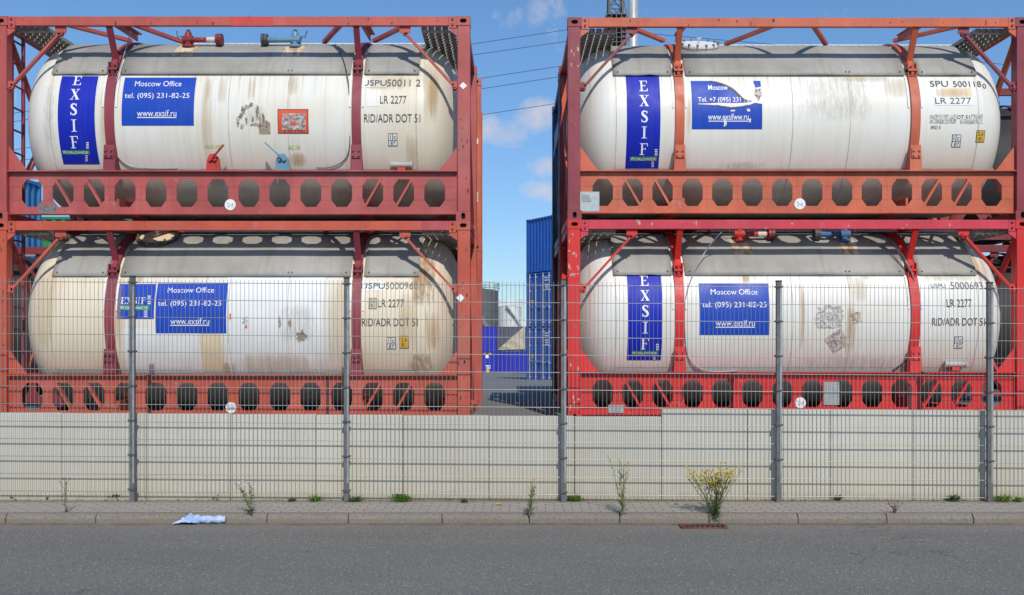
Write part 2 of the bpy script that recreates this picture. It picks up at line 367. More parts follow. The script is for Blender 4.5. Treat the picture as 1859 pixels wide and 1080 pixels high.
for a, b in zip(kx[:-1], kx[1:]):
    n = max(1, round((b - a) / 1.0))
    for q in range(n):
        p0, p1 = a + (b-a)*q/n + .004, a + (b-a)*(q+1)/n - .004; j = random.uniform(-.004, .004)
        prof = [(-1.755, -.3), (-1.755, .004), (-1.835, .004), (-1.865, -.012), (-1.885, -.045), (-1.895 + j, -.3)]
        km.prism([(p0, y + j, z) for y, z in prof], (p1 - p0, 0, 0))
tag(km.build('kerb', kerb_mat(), bevel=.006), kind='structure')
gm = MB().box(-60, 60, -1.99, -1.88, -.2, -.094); tag(gm.build('gutter', flat('gutter_concrete', (.16, .145, .12), .9, var=.25, scale=5)), kind='structure')

# ---------------------------------------------------------------- retaining wall of precast slabs
def wall_mat():
    t = NT('precast_concrete'); oi = t.n.new('ShaderNodeObjectInfo')
    sx = t.n.new('ShaderNodeSeparateXYZ'); t.l.new(t.tc.outputs['Object'], sx.inputs[0])
    c = t.mix(oi.outputs['Random'], (.49, .465, .395), (.55, .525, .45))
    c = t.mix(t.ramp(t.noise(.9, 6, .65), .35, .7, 0, .6), c, (.60, .585, .53))
    c = t.mix(t.ramp(t.math('ADD', sx.outputs[2], t.math('MULTIPLY', t.noise(2.5, 5, .65), .5)), 1.0, .35, 0, .75), c, (.49, .44, .335))
    c = t.mix(t.ramp(t.noise(1, 5, .6, mapping=(14, 1, .8)), .52, .78, 0, .35), c, (.38, .345, .27))
    c = t.mix(t.ramp(t.noise(34, 5, .7), .64, .72, 0, .4), c, (.33, .30, .25))
    c = t.mix(t.ramp(t.math('ADD', sx.outputs[2], t.math('MULTIPLY', t.noise(7, 6, .75), .22)), .22, .07, 0, .75), c, (.25, .215, .155))
    c = t.mix(t.ramp(t.noise(2.2, 7, .7), .60, .70, 0, .3), c, (.36, .335, .28))
    c = t.mix(t.ramp(t.noise(1, 6, .7, mapping=(5, 1, .6)), .60, .72, 0, .3), c, (.66, .65, .60))
    t.bump(t.noise(25, 5), .003, .4); return t.fin(c, .85, 0, .3)
WM = wall_mat()
wall = empty('retaining_wall', (0, -.94, 0), label='low pale concrete retaining wall of upright precast slabs behind the wire fence', cat='wall')
joints = [112, 265, 418, 573, 731, 888, 1043, 1201, 1357, 1508, 1658, 1809]
wx = [(p - CX) / F * 11.56 for p in joints]
while wx[0] > -14: wx.insert(0, wx[0] - .99)
while wx[-1] < 14: wx.append(wx[-1] + .99)
for a, b in zip(wx[:-1], wx[1:]):
    pc = CX + (a + b) / 2 * F / 11.56
    pt = 749.5 + max(0, pc) / 1200 * 7.5 if pc < 1195 else 743.3 + (pc - 1200) / 660 * 2
    zt = EYE - (pt - CY) / F * 11.56
    m = MB(); m.box(a + .003, b - .003, 0, .12, -.25, zt)
    m.build('wall_slab', WM, wall, bevel=.008)

# ---------------------------------------------------------------- fence
fence = empty('wire_mesh_fence', (0, 0, 0), label='grey double-rod wire mesh fence on square posts in front of the concrete wall', cat='fence')
FP = [-152, 240, 629, 1023, 1414, 1797, 2186]
FX = [(p - CX) / F * 11.43 for p in FP]
def zs(x): return -.0072 * (x + 5.9)       # the fence line falls slightly to the right
YM = -1.025
for i, x in enumerate(FX):
    p = MB(); zt = 2.615 + zs(x)
    p.box(x - .03, x + .03, -1.085, -1.035, -.02, zt)
    po = p.build('post', M['post'], fence, bevel=.004)
    MB().box(x - .032, x + .032, -1.087, -1.033, zt, zt + .02).build('post_cap', M['black'], po)
    MB().box(x + .008, x + .03, -1.091, -1.085, .22, 2.5).build('clamp_rail', M['galv'], po)
    for k in range(7):
        z = zt - .055 - k * .4
        if z < .1: continue
        c = MB(); c.box(x - .044, x + .044, -1.099, -1.091, z - .009, z + .009); c.box(x - .044, x - .03, -1.091, -1.03, z - .009, z + .009); c.box(x + .03, x + .044, -1.091, -1.03, z - .009, z + .009)
        c.build('clamp', M['clamp'], po)
random.seed(3)
def hex_bar(mb, a, b, r): mb.tube([a, b], r, 5, False)
for a, b in zip(FX[:-1], FX[1:]):
    g = MB(); x0, x1 = a + .012, b - .012; n = 50
    for k in range(n + 1):
        x = x0 + (x1 - x0) * k / n
        hex_bar(g, (x, YM, .105 + zs(x)), (x, YM, 2.6 + zs(x)), .0027)
    for k in range(13):
        z = .125 + k * .203
        for dy in (-.0065, .0065):
            hex_bar(g, (x0, YM + dy, z + zs(x0)), (x1, YM + dy, z + zs(x1)), .0036)
    g.build('mesh_panel', M['fence'], fence)

# ---------------------------------------------------------------- lettering
_tc = {}
def text2d(s, bold=0.0):
    if (s, bold) in _tc: return _tc[(s, bold)]
    cu = bpy.data.curves.new('t', 'FONT'); cu.body = s; cu.size = 1; cu.offset = bold; cu.resolution_u = 3
    o = bpy.data.objects.new('t', cu); COL.objects.link(o); bpy.context.view_layer.update()
    me = bpy.data.meshes.new_from_object(o.evaluated_get(bpy.context.evaluated_depsgraph_get()))
    vs = [(p.co.x, p.co.y) for p in me.vertices]; fs = [tuple(p.vertices) for p in me.polygons]
    bpy.data.objects.remove(o); bpy.data.meshes.remove(me); bpy.data.curves.remove(cu)
    xs = [p[0] for p in vs]; zs_ = [p[1] for p in vs]
    x0, x1, z0, z1 = min(xs), max(xs), min(zs_), max(zs_)
    vs = [((x - x0) / (x1 - x0), (z - z0) / (z1 - z0)) for x, z in vs]
    _tc[(s, bold)] = (vs, fs); return vs, fs
def rect(x0, x1, z0, z1): return [(x0, z0), (x1, z0), (x1, z1), (x0, z1)]
def serif(ch):                          # roman capitals in a unit box, as convex pieces
    P = []
    sx0, sx1 = .2, .38
    if ch in 'EF':
        P = [rect(sx0, sx1, .06, .94), rect(.05, .88, .94, 1), rect(.38, .66, .49, .55), [(.88, .94), (.88, .74), (.83, .74), (.78, .94)], [(.66, .4), (.62, .52), (.66, .64), (.68, .64), (.68, .4)]]
        if ch == 'E': P += [rect(.05, .92, 0, .06), [(.82, .06), (.88, .28), (.93, .28), (.92, .06)]]
        else: P += [rect(.05, .54, 0, .06)]
    if ch == 'I': P = [rect(.4, .6, .05, .95), rect(.22, .78, .95, 1), rect(.22, .78, 0, .05)]
    if ch == 'X': P = [[(.1, .95), (.36, .95), (.92, .05), (.66, .05)], [(.12, .05), (.2, .05), (.86, .95), (.78, .95)], rect(0, .45, .95, 1), rect(.6, .98, .95, 1), rect(0, .36, 0, .05), rect(.56, 1, 0, .05)]
    if ch == 'S':
        pts = [(.76, .80, .03), (.70, .90, .045), (.56, .965, .05), (.40, .955, .06), (.28, .86, .09), (.27, .74, .11), (.36, .63, .115), (.52, .53, .12), (.68, .42, .115), (.76, .29, .11), (.74, .15, .085), (.60, .05, .06), (.44, .03, .05), (.3, .09, .045), (.2, .22, .03)]
        for (a, b, w), (c, d, e) in zip(pts[:-1], pts[1:]):
            dx, dy = c - a, d - b; l = math.hypot(dx, dy); nx, ny = -dy / l, dx / l; ex, ey = dx / l * .02, dy / l * .02
            P.append([(a - ex + nx*w, b - ey + ny*w), (a - ex - nx*w, b - ey - ny*w), (c + ex - nx*e, d + ey - ny*e), (c + ex + nx*e, d + ey + ny*e)])
        P += [rect(.755, .80, .74, 1), rect(.175, .22, 0, .28)]
    return P

# ---------------------------------------------------------------- tank containers
YC, ZC, RT, RC = 1.219, 1.35, 1.17, 1.192
class TC: pass
def prof(c, x):
    e = c.xe - .58
    if abs(x) <= e: return RT
    q = min(1, (abs(x) - e) / .58); return RT * max(0., 1 - q ** 2.3) ** (1 / 2.3)
def surf(c, x, ph, off=0, r=None):
    rr = (prof(c, x) if r is None else r) + off
    return (x, YC - rr * math.cos(ph), ZC + rr * math.sin(ph))
def hit(c, px, py, rad=RT):
    dx, dz = (px - CX) / F, (CY - py) / F
    oy, oz = CAMY - c.y - YC, EYE - c.z - ZC
    A = 1 + dz * dz; B = oy + oz * dz; C = oy * oy + oz * oz - rad * rad
    D = B * B - A * C
    t = (-B - math.sqrt(max(0, D))) / A
    return dx * t - c.x, math.atan2(oz + dz * t, -(oy + t))
def pbox(c, b):
    x0, y0, x1, y1 = b; mx, my = (x0 + x1) / 2, (y0 + y1) / 2
    return hit(c, x0, my)[0], hit(c, x1, my)[0], hit(c, mx, y1)[1], hit(c, mx, y0)[1]
def patch(c, name, b, mat, off=.003, parent=None, n=(4, 12)):
    x0, x1, p0, p1 = pbox(c, b); m = MB(); m.uv = []
    for i in range(n[0] + 1):
        for j in range(n[1] + 1):
            u_, v_ = i / n[0], j / n[1]
            m.v.append(surf(c, x0 + (x1 - x0) * u_, p0 + (p1 - p0) * v_, off)); m.uv.append((u_, v_))
    w = n[1] + 1
    m.f = [(i*w+j, (i+1)*w+j, (i+1)*w+j+1, i*w+j+1) for i in range(n[0]) for j in range(n[1])]
    return m.build(name, mat, parent or c.root, smooth=True)
def blob(c, name, b, mat, off=.003, parent=None, seed=1, jag=.35, n=26):
    rnd = random.Random(seed); x0, x1, p0, p1 = pbox(c, b); m = MB()
    cx, cp = (x0 + x1) / 2, (p0 + p1) / 2
    rad = [1 - jag * rnd.random() for k in range(n)]
    m.v.append(surf(c, cx, cp, off))
    for q in (.35, .7, 1):
        for k in range(n):
            t = 2 * math.pi * k / n; sq = 1 / max(abs(math.cos(t)), abs(math.sin(t))) ** .5
            m.v.append(surf(c, cx + (x1 - x0) / 2 * math.cos(t) * rad[k] * q * sq, cp + (p1 - p0) / 2 * math.sin(t) * rad[k] * q * sq, off))
    for k in range(n):
        k2 = (k + 1) % n; m.f.append((0, 1 + k, 1 + k2))
        for r in range(2): a = 1 + r * n; m.f.append((a + k, a + n + k, a + n + k2, a + k2))
    return m.build(name, mat, parent or c.root, smooth=True)
def text(c, s, b, mat, parent=None, off=.004, bold=0, name='lettering', slant=0):
    vs, fs = text2d(s, bold); x0, x1, p0, p1 = pbox(c, b); m = MB()
    m.v = [surf(c, x0 + (x1 - x0) * (a + slant * (q - .5)), p0 + (p1 - p0) * q, off) for a, q in vs]; m.f = fs
    return m.build(name, mat, parent or c.root)
def join_text(c, items, mat, parent, off, name='lettering'):
    for s, b, bold in items: text(c, s, b, mat, parent, off, bold, name)
def rects(c, bs, mat, parent, off, name):
    m = MB()
    for b in bs:
        x0, x1, p0, p1 = pbox(c, b); k = max(1, int(abs(p1 - p0) / .04)); o = len(m.v)
        for j in range(k + 1):
            p = p0 + (p1 - p0) * j / k; m.v += [surf(c, x0, p, off), surf(c, x1, p, off)]
        m.f += [(o+2*j, o+2*j+1, o+2*j+3, o+2*j+2) for j in range(k)]
    return m.build(name, mat, parent)
def serif_word(c, cells, mat, parent, off, name):
    k = 0
    for ch, b in cells:
        x0, x1, p0, p1 = pbox(c, b); m = MB()
        for poly in serif(ch):
            k += 1
            m.add([surf(c, x0 + (x1 - x0) * a, p0 + (p1 - p0) * q, off + .0002 * (k % 7)) for a, q in poly], [tuple(range(len(poly)))])
        m.build('letter', mat, parent)

def tank_container(loc, L, mats, name='tank_container', front=True, braces='a', ladder=True, cover=True, H=2.6, **tagk):
    c = TC(); c.x, c.y, c.z = loc; c.L = L; c.xe = L / 2 - (.11 if loc[0] < 0 else .05)
    root = c.root = empty(name, loc, **tagk)
    mp, mr, mb_, mbr, ms, mt = (M[k] for k in mats)
    hx = L / 2; WD = 2.438; pw = .16
    for sx in (-1, 1):
        for (y0, y1, fr) in ((0, .162, True), (WD - .162, WD, False)):
            m = MB(); xa, xb = sorted((sx * hx, sx * (hx - pw)))
            m.box(xa, xb, y0 + .004, y1 - .004, .118, H - .118)
            m.build('corner_post', mp, root, bevel=.006)
            for z0, top in ((0, False), (H - .118, True)):
                k = MB(); xa, xb = sorted((sx * (hx + .003), sx * (hx - .178))); z1 = z0 + .118; cxx = (xa + xb) / 2; czz = (z0 + z1) / 2
                if fr:
                    hw, hh = (.042, .026) if top else (.026, .04)
                    k.holed(xa, xb, z0, z1, -.003, .05, cxx, czz, hw, hh * .55, hw * .5, hh)
                    k.box(xa, xb, .05, y1, z0, z1)
                else: k.box(xa, xb, y0, y1 + .003, z0, z1)
                co = k.build('corner_casting', mp if top or mats[0] != 'brick' else M['rusty'], root)
                if fr: MB().box(cxx - .05, cxx + .05, .046, .0495, czz - .045, czz + .045).build('slot', M['hole'], co)
    def rails(y0, y1, ya, front_):
        r = MB().box(-hx + .27, hx - .27, y0, y1, H - .122, H - .004).build('top_rail', mr, root, bevel=.005)
        for sx in (-1, 1):
            g = MB(); xa, xb = sorted((sx * (hx - .18), sx * (hx - .268)))
            yb = y0 if front_ else y1
            g.box(xa, xb, y0 + .004, y1 - .004, H - .15, H - .004)
            g.prism([(sx * (hx - .165), y0 + .012, H - .15), (sx * (hx - .262), y0 + .012, H - .15), (sx * (hx - .262), y0 + .012, H - .18), (sx * (hx - .165), y0 + .012, H - .25)], (0, .03, 0))
            go = g.build('rail_bracket', mr, root)
            if front_:
                for z in (H - .035, H - .105):
                    MB().tube([(sx * (hx - .222), y0 - .012, z), (sx * (hx - .222), y0 + .01, z)], .016, 8).build('bolt', M['darkred'] if mats[1] != 'red_a' else M['maroon'], go)
        return r
    tr = rails(.0, .06, 0, True); rails(WD - .06, WD, 0, False)
    for sx in (-1, 1):                                     # end frames
        xe_ = sx * (hx - .08)
        for z0, z1 in ((H - .11, H - .01), (.02, .12)):
            MB().box(xe_ - .05, xe_ + .05, .164, WD - .164, z0, z1).build('end_rail', mr, root)
        for ya, yb in ((.2, WD - .3), (WD - .2, .3)):
            e = MB(); e.bar((xe_ + (.012 if ya < 1 else -.032), ya, H - .2), (xe_ + (.012 if ya < 1 else -.032), yb, .2), .04, .07, (1, 0, 0)); e.build('end_brace', mb_, root)
    for y_side, fr in ((0, True), (WD, False)):            # pierced side beams
        sg = 1 if fr else -1; w = MB(); x0 = hx - .165; n = 14; pit = (L - .91) / 13; z0, z1 = .1, .625
        ya, yb = sorted((y_side + sg * .07, y_side + sg * .079))
        for k in range(n):
            cx_ = -hx + .455 + pit * k
            w.holed(cx_ - pit / 2, cx_ + pit / 2, z0, z1, ya, yb, cx_, .36, .132, .088, .066, .176)
        xl = -hx + .455 - pit / 2
        w.box(-x0, xl, ya, yb, z0, z1); w.box(-xl, x0, ya, yb, z0, z1)
        fa, fb = sorted((y_side + sg * .004, y_side + sg * .15))
        w.box(-x0 , x0, fa, fb, z1, z1 + .014); w.box(-x0, x0, fa + (.03 if fr else 0), fb - (0 if fr else .03), z0 - .014, z0)
        so = w.build('side_beam', mb_, root)
        if fr:
            wl_ = MB()
            for zz in (.36 + .085, .36 - .085):
                for k in range(n + 1):
                    a_ = max(-x0, -hx + .455 + pit * (k - 1) + .134); b_ = min(x0, -hx + .455 + pit * k - .134)
                    wl_.box(a_, b_, .0668, .0702, zz - .004, zz + .004)
            wl_.build('weld_seam', mb_, so)
            for k in (1, 2, 11, 12):                        # stiffeners seen through the openings
                cx_ = -hx + .455 + pit * k; s_ = -1 if k < 5 else 1
                d = MB().bar((cx_ + s_ * .11, .1, .55), (cx_ - s_ * .11, .1, .17), .03, .065, (0, 1, 0)); d.build('stiffener', mb_, root)
        for sx in (-1, 1):
            g = MB(); yy_ = y_side + sg * .06
            g.prism([(sx * (hx - .16), yy_, .64), (sx * (hx - .40), yy_, .64), (sx * (hx - .16), yy_, .96)], (0, sg * .012, 0)); g.build('gusset', mb_, root)
            b = MB(); yy_ = y_side + sg * .045
            A_, B_ = Vector((sx * (hx - .83), yy_, H - .2)), Vector((sx * (hx - .2), yy_, 1.71))
            b.bar(A_, B_, .03, .06, (0, 1, 0))
            for q in (A_, B_): b.tube([q - Vector((0, .03, 0)), q + Vector((0, .03, 0))], .038, 10); b.tube([q - Vector((0, .045, 0)), q + Vector((0, .045, 0))], .018, 8)
            b.box(min(A_.x - .07, A_.x + .07), A_.x + .07, yy_ - .008, yy_ + .008, H - .2, H - .122)
            xa_, xb_ = sorted((sx * (hx - .158), sx * (hx - .22))); b.box(xa_, xb_, yy_ - .008, yy_ + .008, 1.66, 1.78)
            b.build('corner_brace', mbr, root)
    m = MB(); N = 72; xs = []; e = c.xe - .58             # tank shell
    xs = [-c.xe + .58 * (1 - math.cos(math.pi / 2 * k / 16)) for k in range(1, 17)]
    xs = xs + [-e + 2 * e * k / 12 for k in range(1, 12)] + [-x for x in reversed(xs)]
    for x in xs:
        r = prof(c, x)
        for k in range(N): m.v.append(surf(c, x, 2 * math.pi * k / N, 0, r))
    for i in range(len(xs) - 1):
        for k in range(N): a = i*N + k; b = i*N + (k+1) % N; m.f.append((a, b, b+N, a+N))
    m.f.append(tuple(range(N-1, -1, -1))); o = (len(xs)-1)*N; m.f.append(tuple(o + k for k in range(N)))
    tank = c.tank = m.build('tank', mt, root, smooth=True)
    if front:
        for xx in (-e, e, -.06, L * .115):                   # seams of the cladding sheets
            s = MB(); k = 30
            for j in range(k + 1):
                ph = R(-60) + R(115) * j / k
                for dx in (-.005, .005): s.v.append(surf(c, xx + dx, ph, .0025, RT))
            s.f = [(2*j, 2*j+1, 2*j+3, 2*j+2) for j in range(k)]
            s.build('cladding_seam', M['seam'], tank)
        s = MB(); k = 24
        for j in range(k + 1):
            x = -e + 2*e*j/k
            for dp in (-.003, .003): s.v.append(surf(c, x, R(-34) + dp, .003, RT))
        s.f = [(2*j, 2*j+2, 2*j+3, 2*j+1) for j in range(k)]; s.build('cladding_seam', M['seam'], tank)
    xs_ = hx - 1.45                                        # the two saddle straps
    for sx in (-1, 1):
        def band(p0, p1, w, r0, r1, k=40):
            q = MB()
            for j in range(k + 1):
                ph = R(p0 + (p1 - p0) * j / k)
                for r, dx in ((r0, -w), (r1, -w), (r1, w), (r0, w)): q.v.append(surf(c, sx * xs_ + dx, ph, 0, r))
            for j in range(k):
                for a in range(4): q.f.append((4*j + a, 4*j + (a+1) % 4, 4*j+4 + (a+1) % 4, 4*j+4 + a))
            q.f += [(3, 2, 1, 0), (4*k, 4*k+1, 4*k+2, 4*k+3)]; return q
        st = band(-30, 27, .058, RT + .002, RT + .03); X = sx * xs_
        so = st.build('saddle_strap', ms, root)
        if front:
            t_ = MB(); t_.prism([(X - .078, .03, .64), (X + .078, .03, .64), (X + .066, .03, .97), (X - .066, .03, .97)], (0, .015, 0)); t_.box(X - .06, X - .048, .045, .26, .64, .95); t_.box(X + .048, X + .06, .045, .26, .64, .95)
            sd_ = t_.build('saddle_foot', ms, root)
            pl = MB().box(X - .058, X + .058, .012, .03, .80, .92)
            for dx in (-.035, .035):
                for dz in (.83, .89): pl.tube([(X + dx, -.008, dz), (X + dx, .01, dz)], .013, 7)
            pl.build('bolt_plate', ms, sd_)
            for dx in (-.084, .084):                            # pale insulation lip either side
                q = MB(); k = 8
                for j in range(k + 1):
                    ph = R(5 + 22 * j / k); ww = .013
                    for d2 in (-ww, ww): q.v.append(surf(c, X + dx + d2 + (.02 if dx > 0 else -.02) * 0, ph, .012, RT))
                q.f = [(2*j, 2*j+1, 2*j+3, 2*j+2) for j in range(k)]; q.build('edge_lip', M['repaint'], so)
            cm = MB(); p = Vector(surf(c, X, R(31), .03, RT))
            cm.box(X - .06, X + .06, p.y - .07, p.y + .05, p.z - .02, p.z + .012); cm.box(X - .06, X - .045, p.y - .05, p.y + .05, p.z - .11, p.z + .09); cm.box(X + .045, X + .06, p.y - .05, p.y + .05, p.z - .11, p.z + .09)
            cm.box(X - .05, X + .05, p.y - .06, p.y + .03, p.z - .085, p.z - .07)
            cm.tube([(X, p.y - .045, p.z - .12), (X, p.y - .045, p.z + .06)], .014, 8); cm.tube([(X, p.y - .045, p.z - .07), (X, p.y - .045, p.z - .03)], .026, 6); cm.tube([(X, p.y - .045, p.z + .012), (X, p.y - .045, p.z + .04)], .024, 6)
            cm.build('clamp', ms, so)
        band(34, 146, .05, RC + .004, RC + .03).build('ring_band', ms, root)
        u_ = MB(); p = Vector(surf(c, X, R(38), .04, RC))
        u_.bar((X, .035, H - .12), (X, p.y, p.z), .03, .075, (1, 0, 0)); u_.bar((X, p.y, p.z), Vector(surf(c, X, R(32), .045, RC)), .03, .07, (1, 0, 0)); u_.build('strut', ms, root)
        pl = MB(); xo = X + .07
        pl.bar((xo, .06, H - .075), (xo, .8, H - .03), .012, .10, (0, 0, 1)); pl.bar((xo + .02, .06, H - .03), (xo + .02, .8, H + .012), .09, .012); pl.build('cross_plate', mr, root)
    zb = H - .035
    for sx in (-1, 1):
        for (fx, bx, by) in ((.68, 1.36, 1.0), (1.6, 2.05, 1.05)) if braces == 'a' else ((.62, 1.38, .95), (L / 2 - .17, L / 2 - .7, 1.1)):
            b = MB().bar((sx * (hx - fx), .055, zb), (sx * (hx - bx), by, zb + .02), .06, .045); b.build('roof_brace', mr, root)
    if cover:
        e2 = xs_ + .08; e3 = xs_ - .09
        for (a, b_) in ((-e - .03, -e2), (-e3, e3), (e2, e + .03)):
            q = MB(); k = 30; nx = 8
            for i in range(nx + 1):
                x = a + (b_ - a) * i / nx
                for j in range(k + 1):
                    sag = (.012 * math.sin(i * 2.1 + c.x) + .01 * math.sin(i * 5.3)) * (1 if j in (0, k) else .3) if nx > 3 else 0
                    ph = R(27.5 + 125 * j / k); q.v.append(surf(c, x, ph, 0, RC + max(-.004, sag * .6)))
            kk = k + 1
            q.f = [(i*kk+j, (i+1)*kk+j, (i+1)*kk+j+1, i*kk+j+1) for i in range(nx) for j in range(k)]
            so = q.build('sun_cover', M['cover'], root, smooth=True)
            md = so.modifiers.new('t', 'SOLIDIFY'); md.thickness = .006; md.offset = 1
            if front:
                sc_ = MB()
                pts = [a + .06, b_ - .06] + ([L * .115 - .02, L * .115 + .03] if b_ - a > 2 else [])
                for x in pts: p = Vector(surf(c, x, R(30), 0, RC + .004)); sc_.tube([p, p + Vector((0, -.012, .006))], .010, 6)
                sc_.build('screw', M['rusty'], so)
    # walkways
    wk = MB()
    for zz, hh in ((2.626, .012), (2.592, .012)): wk.box(-hx + 1.9, hx - .25, 1.28, 1.29, zz, zz + hh)
    x = -hx + 1.9; k = 0
    while x < hx - .3: wk.bar((x, 1.285, 2.60 + .03 * (k % 2)), (x + .05, 1.285, 2.60 + .03 * ((k + 1) % 2)), .006, .008); x += .05; k += 1
    for yy_ in (1.36, 1.46, 1.56, 1.66): wk.box(-hx + 1.9, hx - .25, yy_, yy_ + .05, 2.592, 2.62)
    wk.build('walkway', M['strip'], root)
    for sx in (-1, 1):
        g = MB()
        for k in range(5):
            xa, xb = sorted((sx * (hx - .20 - .09 * k), sx * (hx - .27 - .09 * k))); g.box(xa, xb, .13, 2.2, 2.485, 2.5); g.box(xa, xa + .01, .13, 2.2, 2.455, 2.485); g.box(xb - .01, xb, .13, 2.2, 2.455, 2.485)
        for yy_ in [.15 + .12 * q for q in range(18)]:
            xa, xb = sorted((sx * (hx - .20), sx * (hx - .63))); g.box(xa, xb, yy_, yy_ + .012, 2.43, 2.455)
        g.build('end_walkway', M['grating'], root)
    if ladder:
        g = MB(); xx = -hx + .09
        g.box(xx - .02, xx + .02, .26, .29, .14, H - .12); g.box(xx - .02, xx + .02, .56, .59, .14, H - .12)
        for k in range(8): g.tube([(xx, .28, .35 + .29*k), (xx, .57, .35 + .29*k)], .014, 6)
        g.build('ladder', M['maroon'] if mats[0] != 'red' else M['red'], root)
    for x in (-xs_, xs_): MB().box(x - .08, x + .08, .16, 2.28, .14, .30).build('saddle_beam', mb_, root)
    return c
M['seam'] = flat('cladding_seam', (.50, .45, .37), .6, var=.3, scale=9)
HL, HR = 2.595, 2.605
XL, LL_ = (-6.571 - .531) / 2, 6.04
XR, LR_ = (.720 + 6.666) / 2, 5.946
G = 'tank containers stacked two high along the wall'
UL = tank_container((XL, 0, .797 + HL), LL_, ('pink_a', 'red_a', 'pink_a', 'red_a', 'maroon', 'tank_ul'), H=HL, group=G, cat='tank container',
    label='upper left tank container, faded crimson frame, orange placard and pale blue lever')
LLc = tank_container((XL, 0, .797), LL_, ('brick', 'brick', 'brick', 'brick', 'maroon', 'tank_ll'), H=HL, group=G, cat='tank container',
    label='lower left tank container, brick orange frame, cream stained tank with two adjoining blue signs')
UR = tank_container((XR, .2, .826 + HR), LR_, ('maroon', 'orange', 'orange', 'maroon', 'orange', 'tank_ur'), H=HR, braces='b', ladder=False, group=G, cat='tank container',
    label='upper right tank container with maroon posts, orange rails and a torn blue sign')
LRc = tank_container((XR, .2, .826), LR_, ('red', 'pinkred', 'red', 'red', 'red', 'tank_lr'), H=HR, ladder=False, group=G, cat='tank container',
    label='lower right tank container with bright red frame behind the fence')

# ---- signs and writing
def vertical_sign(c, b, letters, wb, ticks):
    s = patch(c, 'company_sign', b, M['sign2'], .003, n=(4, 24))
    serif_word(c, letters, M['white'], s, .006, 'lettering')
    g = patch(c, 'green_band', wb, M['green'], .0055, s, n=(2, 3))
    x0, y0, x1, y1 = wb
    serif_band(c, wb, s)
    rects(c, ticks[:4], M['white'], s, .007, 'tick_marks'); rects(c, ticks[4:], M['white'], s, .007, 'tick_marks')
def serif_band(c, wb, s):
    x0, y0, x1, y1 = wb; h = y1 - y0
    w = (x1 - x0)
    join_text(c, [('W', (x0 + .02*w, y0 + .12*h, x0 + .16*w, y1 - .14*h), 0), ('ORLDWIDE', (x0 + .18*w, y0 + .26*h, x1 - .06*w, y1 - .14*h), 0)], M['white'], s, .0075, 'subtitle')
def col5(cx, w, ys):
    return [(ch, (cx - w/2 + dx, y0, cx + w/2 + dx, y1)) for (ch, y0, y1, dx) in ys]
vertical_sign(UL, (105, 138.5, 172, 298), [(ch, (cx - 8.5, y0, cx + 8.5, y1)) for ch, cx, y0, y1 in (('E', 141, 139, 155), ('X', 136.5, 162, 181), ('S', 134, 188, 209), ('I', 134.5, 217, 239), ('F', 136, 247, 269))],
    (113.5, 272.5, 163.5, 280), [(157, 258 + 3.2*i, 161.5, 259.8 + 3.2*i) for i in range(4)] + [(155.5, 281.5 + 3.1*i, 159.5, 283 + 3.1*i) for i in range(4)])
vertical_sign(UR, (1138, 134, 1199, 307), [(ch, (cx - 8.5, y0, cx + 8.5, y1)) for ch, cx, y0, y1 in (('E', 1168, 147, 166), ('X', 1169.5, 173, 193), ('S', 1170, 201, 222), ('I', 1169.5, 229.5, 251), ('F', 1169, 260, 281))],
    (1143.5, 284, 1193, 292), [(1188.5, 270.5 + 3.2*i, 1193.5, 272.2 + 3.2*i) for i in range(4)] + [(1182.5, 293 + 2.8*i, 1187, 294.3 + 2.8*i) for i in range(4)])
vertical_sign(LRc, (1140, 499, 1202.5, 653.5), [(ch, (cx - 8.5, y0, cx + 8.5, y1)) for ch, cx, y0, y1 in (('E', 1169.5, 501, 519), ('X', 1171, 527, 546), ('S', 1171.5, 554, 575), ('I', 1171.5, 584, 605), ('F', 1171, 613.5, 634))],
    (1146.5, 637, 1195, 643.5), [(1191, 624 + 3.2*i, 1196, 625.7 + 3.2*i) for i in range(4)] + [(1185, 645 + 2.2*i, 1190, 646 + 2.2*i) for i in range(4)])
def office_sign(c, b, lines, under, bold=0):
    s = patch(c, 'office_sign', b, M['sign'], .003, n=(6, 16))
    join_text(c, [(t, bb, bold) for t, bb in lines], M['white'], s, .006)
    rects(c, [under], M['white'], s, .006, 'underline'); return s
office_sign(UL, (221.5, 141, 352.5, 228), [('Moscow Office', (245.5, 147.5, 330, 157)), ('tel. (095) 231-82-25', (226.5, 169, 344, 181)), ('www.exsif.ru', (249, 199.5, 320.5, 211.5))], (249, 212.6, 320.5, 214.2))
office_sign(LLc, (282.5, 514.5, 411, 605), [('Moscow Office', (305, 522, 389, 531.5)), ('tel. (095) 231-82-25', (287, 546, 402, 558)), ('www.exsif.ru', (309.5, 577, 380, 588.5))], (309.5, 589.6, 380, 591.3))
office_sign(LRc, (1270, 514.5, 1397, 608), [('Moscow Office', (1290, 525, 1374.5, 535)), ('tel. (095) 231-82-25', (1275, 548, 1391.5, 561)), ('www.exsif.ru', (1299, 580.5, 1370, 592)) ], (1299, 593, 1370, 594.8))
s = office_sign(UR, (1256, 147, 1383.5, 234.5), [('Moscow', (1285.5, 154.5, 1321, 163.5)), ('Tel. +7 (095) 231 82', (1267, 176.5, 1361, 187.5)), ('www.exsifww.ru', (1285, 206, 1359, 218))], (1286, 219.2, 1358, 220.8), .006)
s['label'] = 'torn blue office sign with a peeled white gap'
def poly(c, name, pts, mat, off, parent):           # strip between an upper and a lower edge, given as (px, top, bottom)
    m = MB()
    for px, t_, b_ in pts:
        for q in (b_, (t_ + b_) / 2, t_):
            x, ph = hit(c, px, q); m.v.append(surf(c, x, ph, off))
    for i in range(len(pts) - 1):
        for j in range(2): m.f.append((3*i+j, 3*i+3+j, 3*i+4+j, 3*i+1+j))
    return m.build(name, mat, parent)
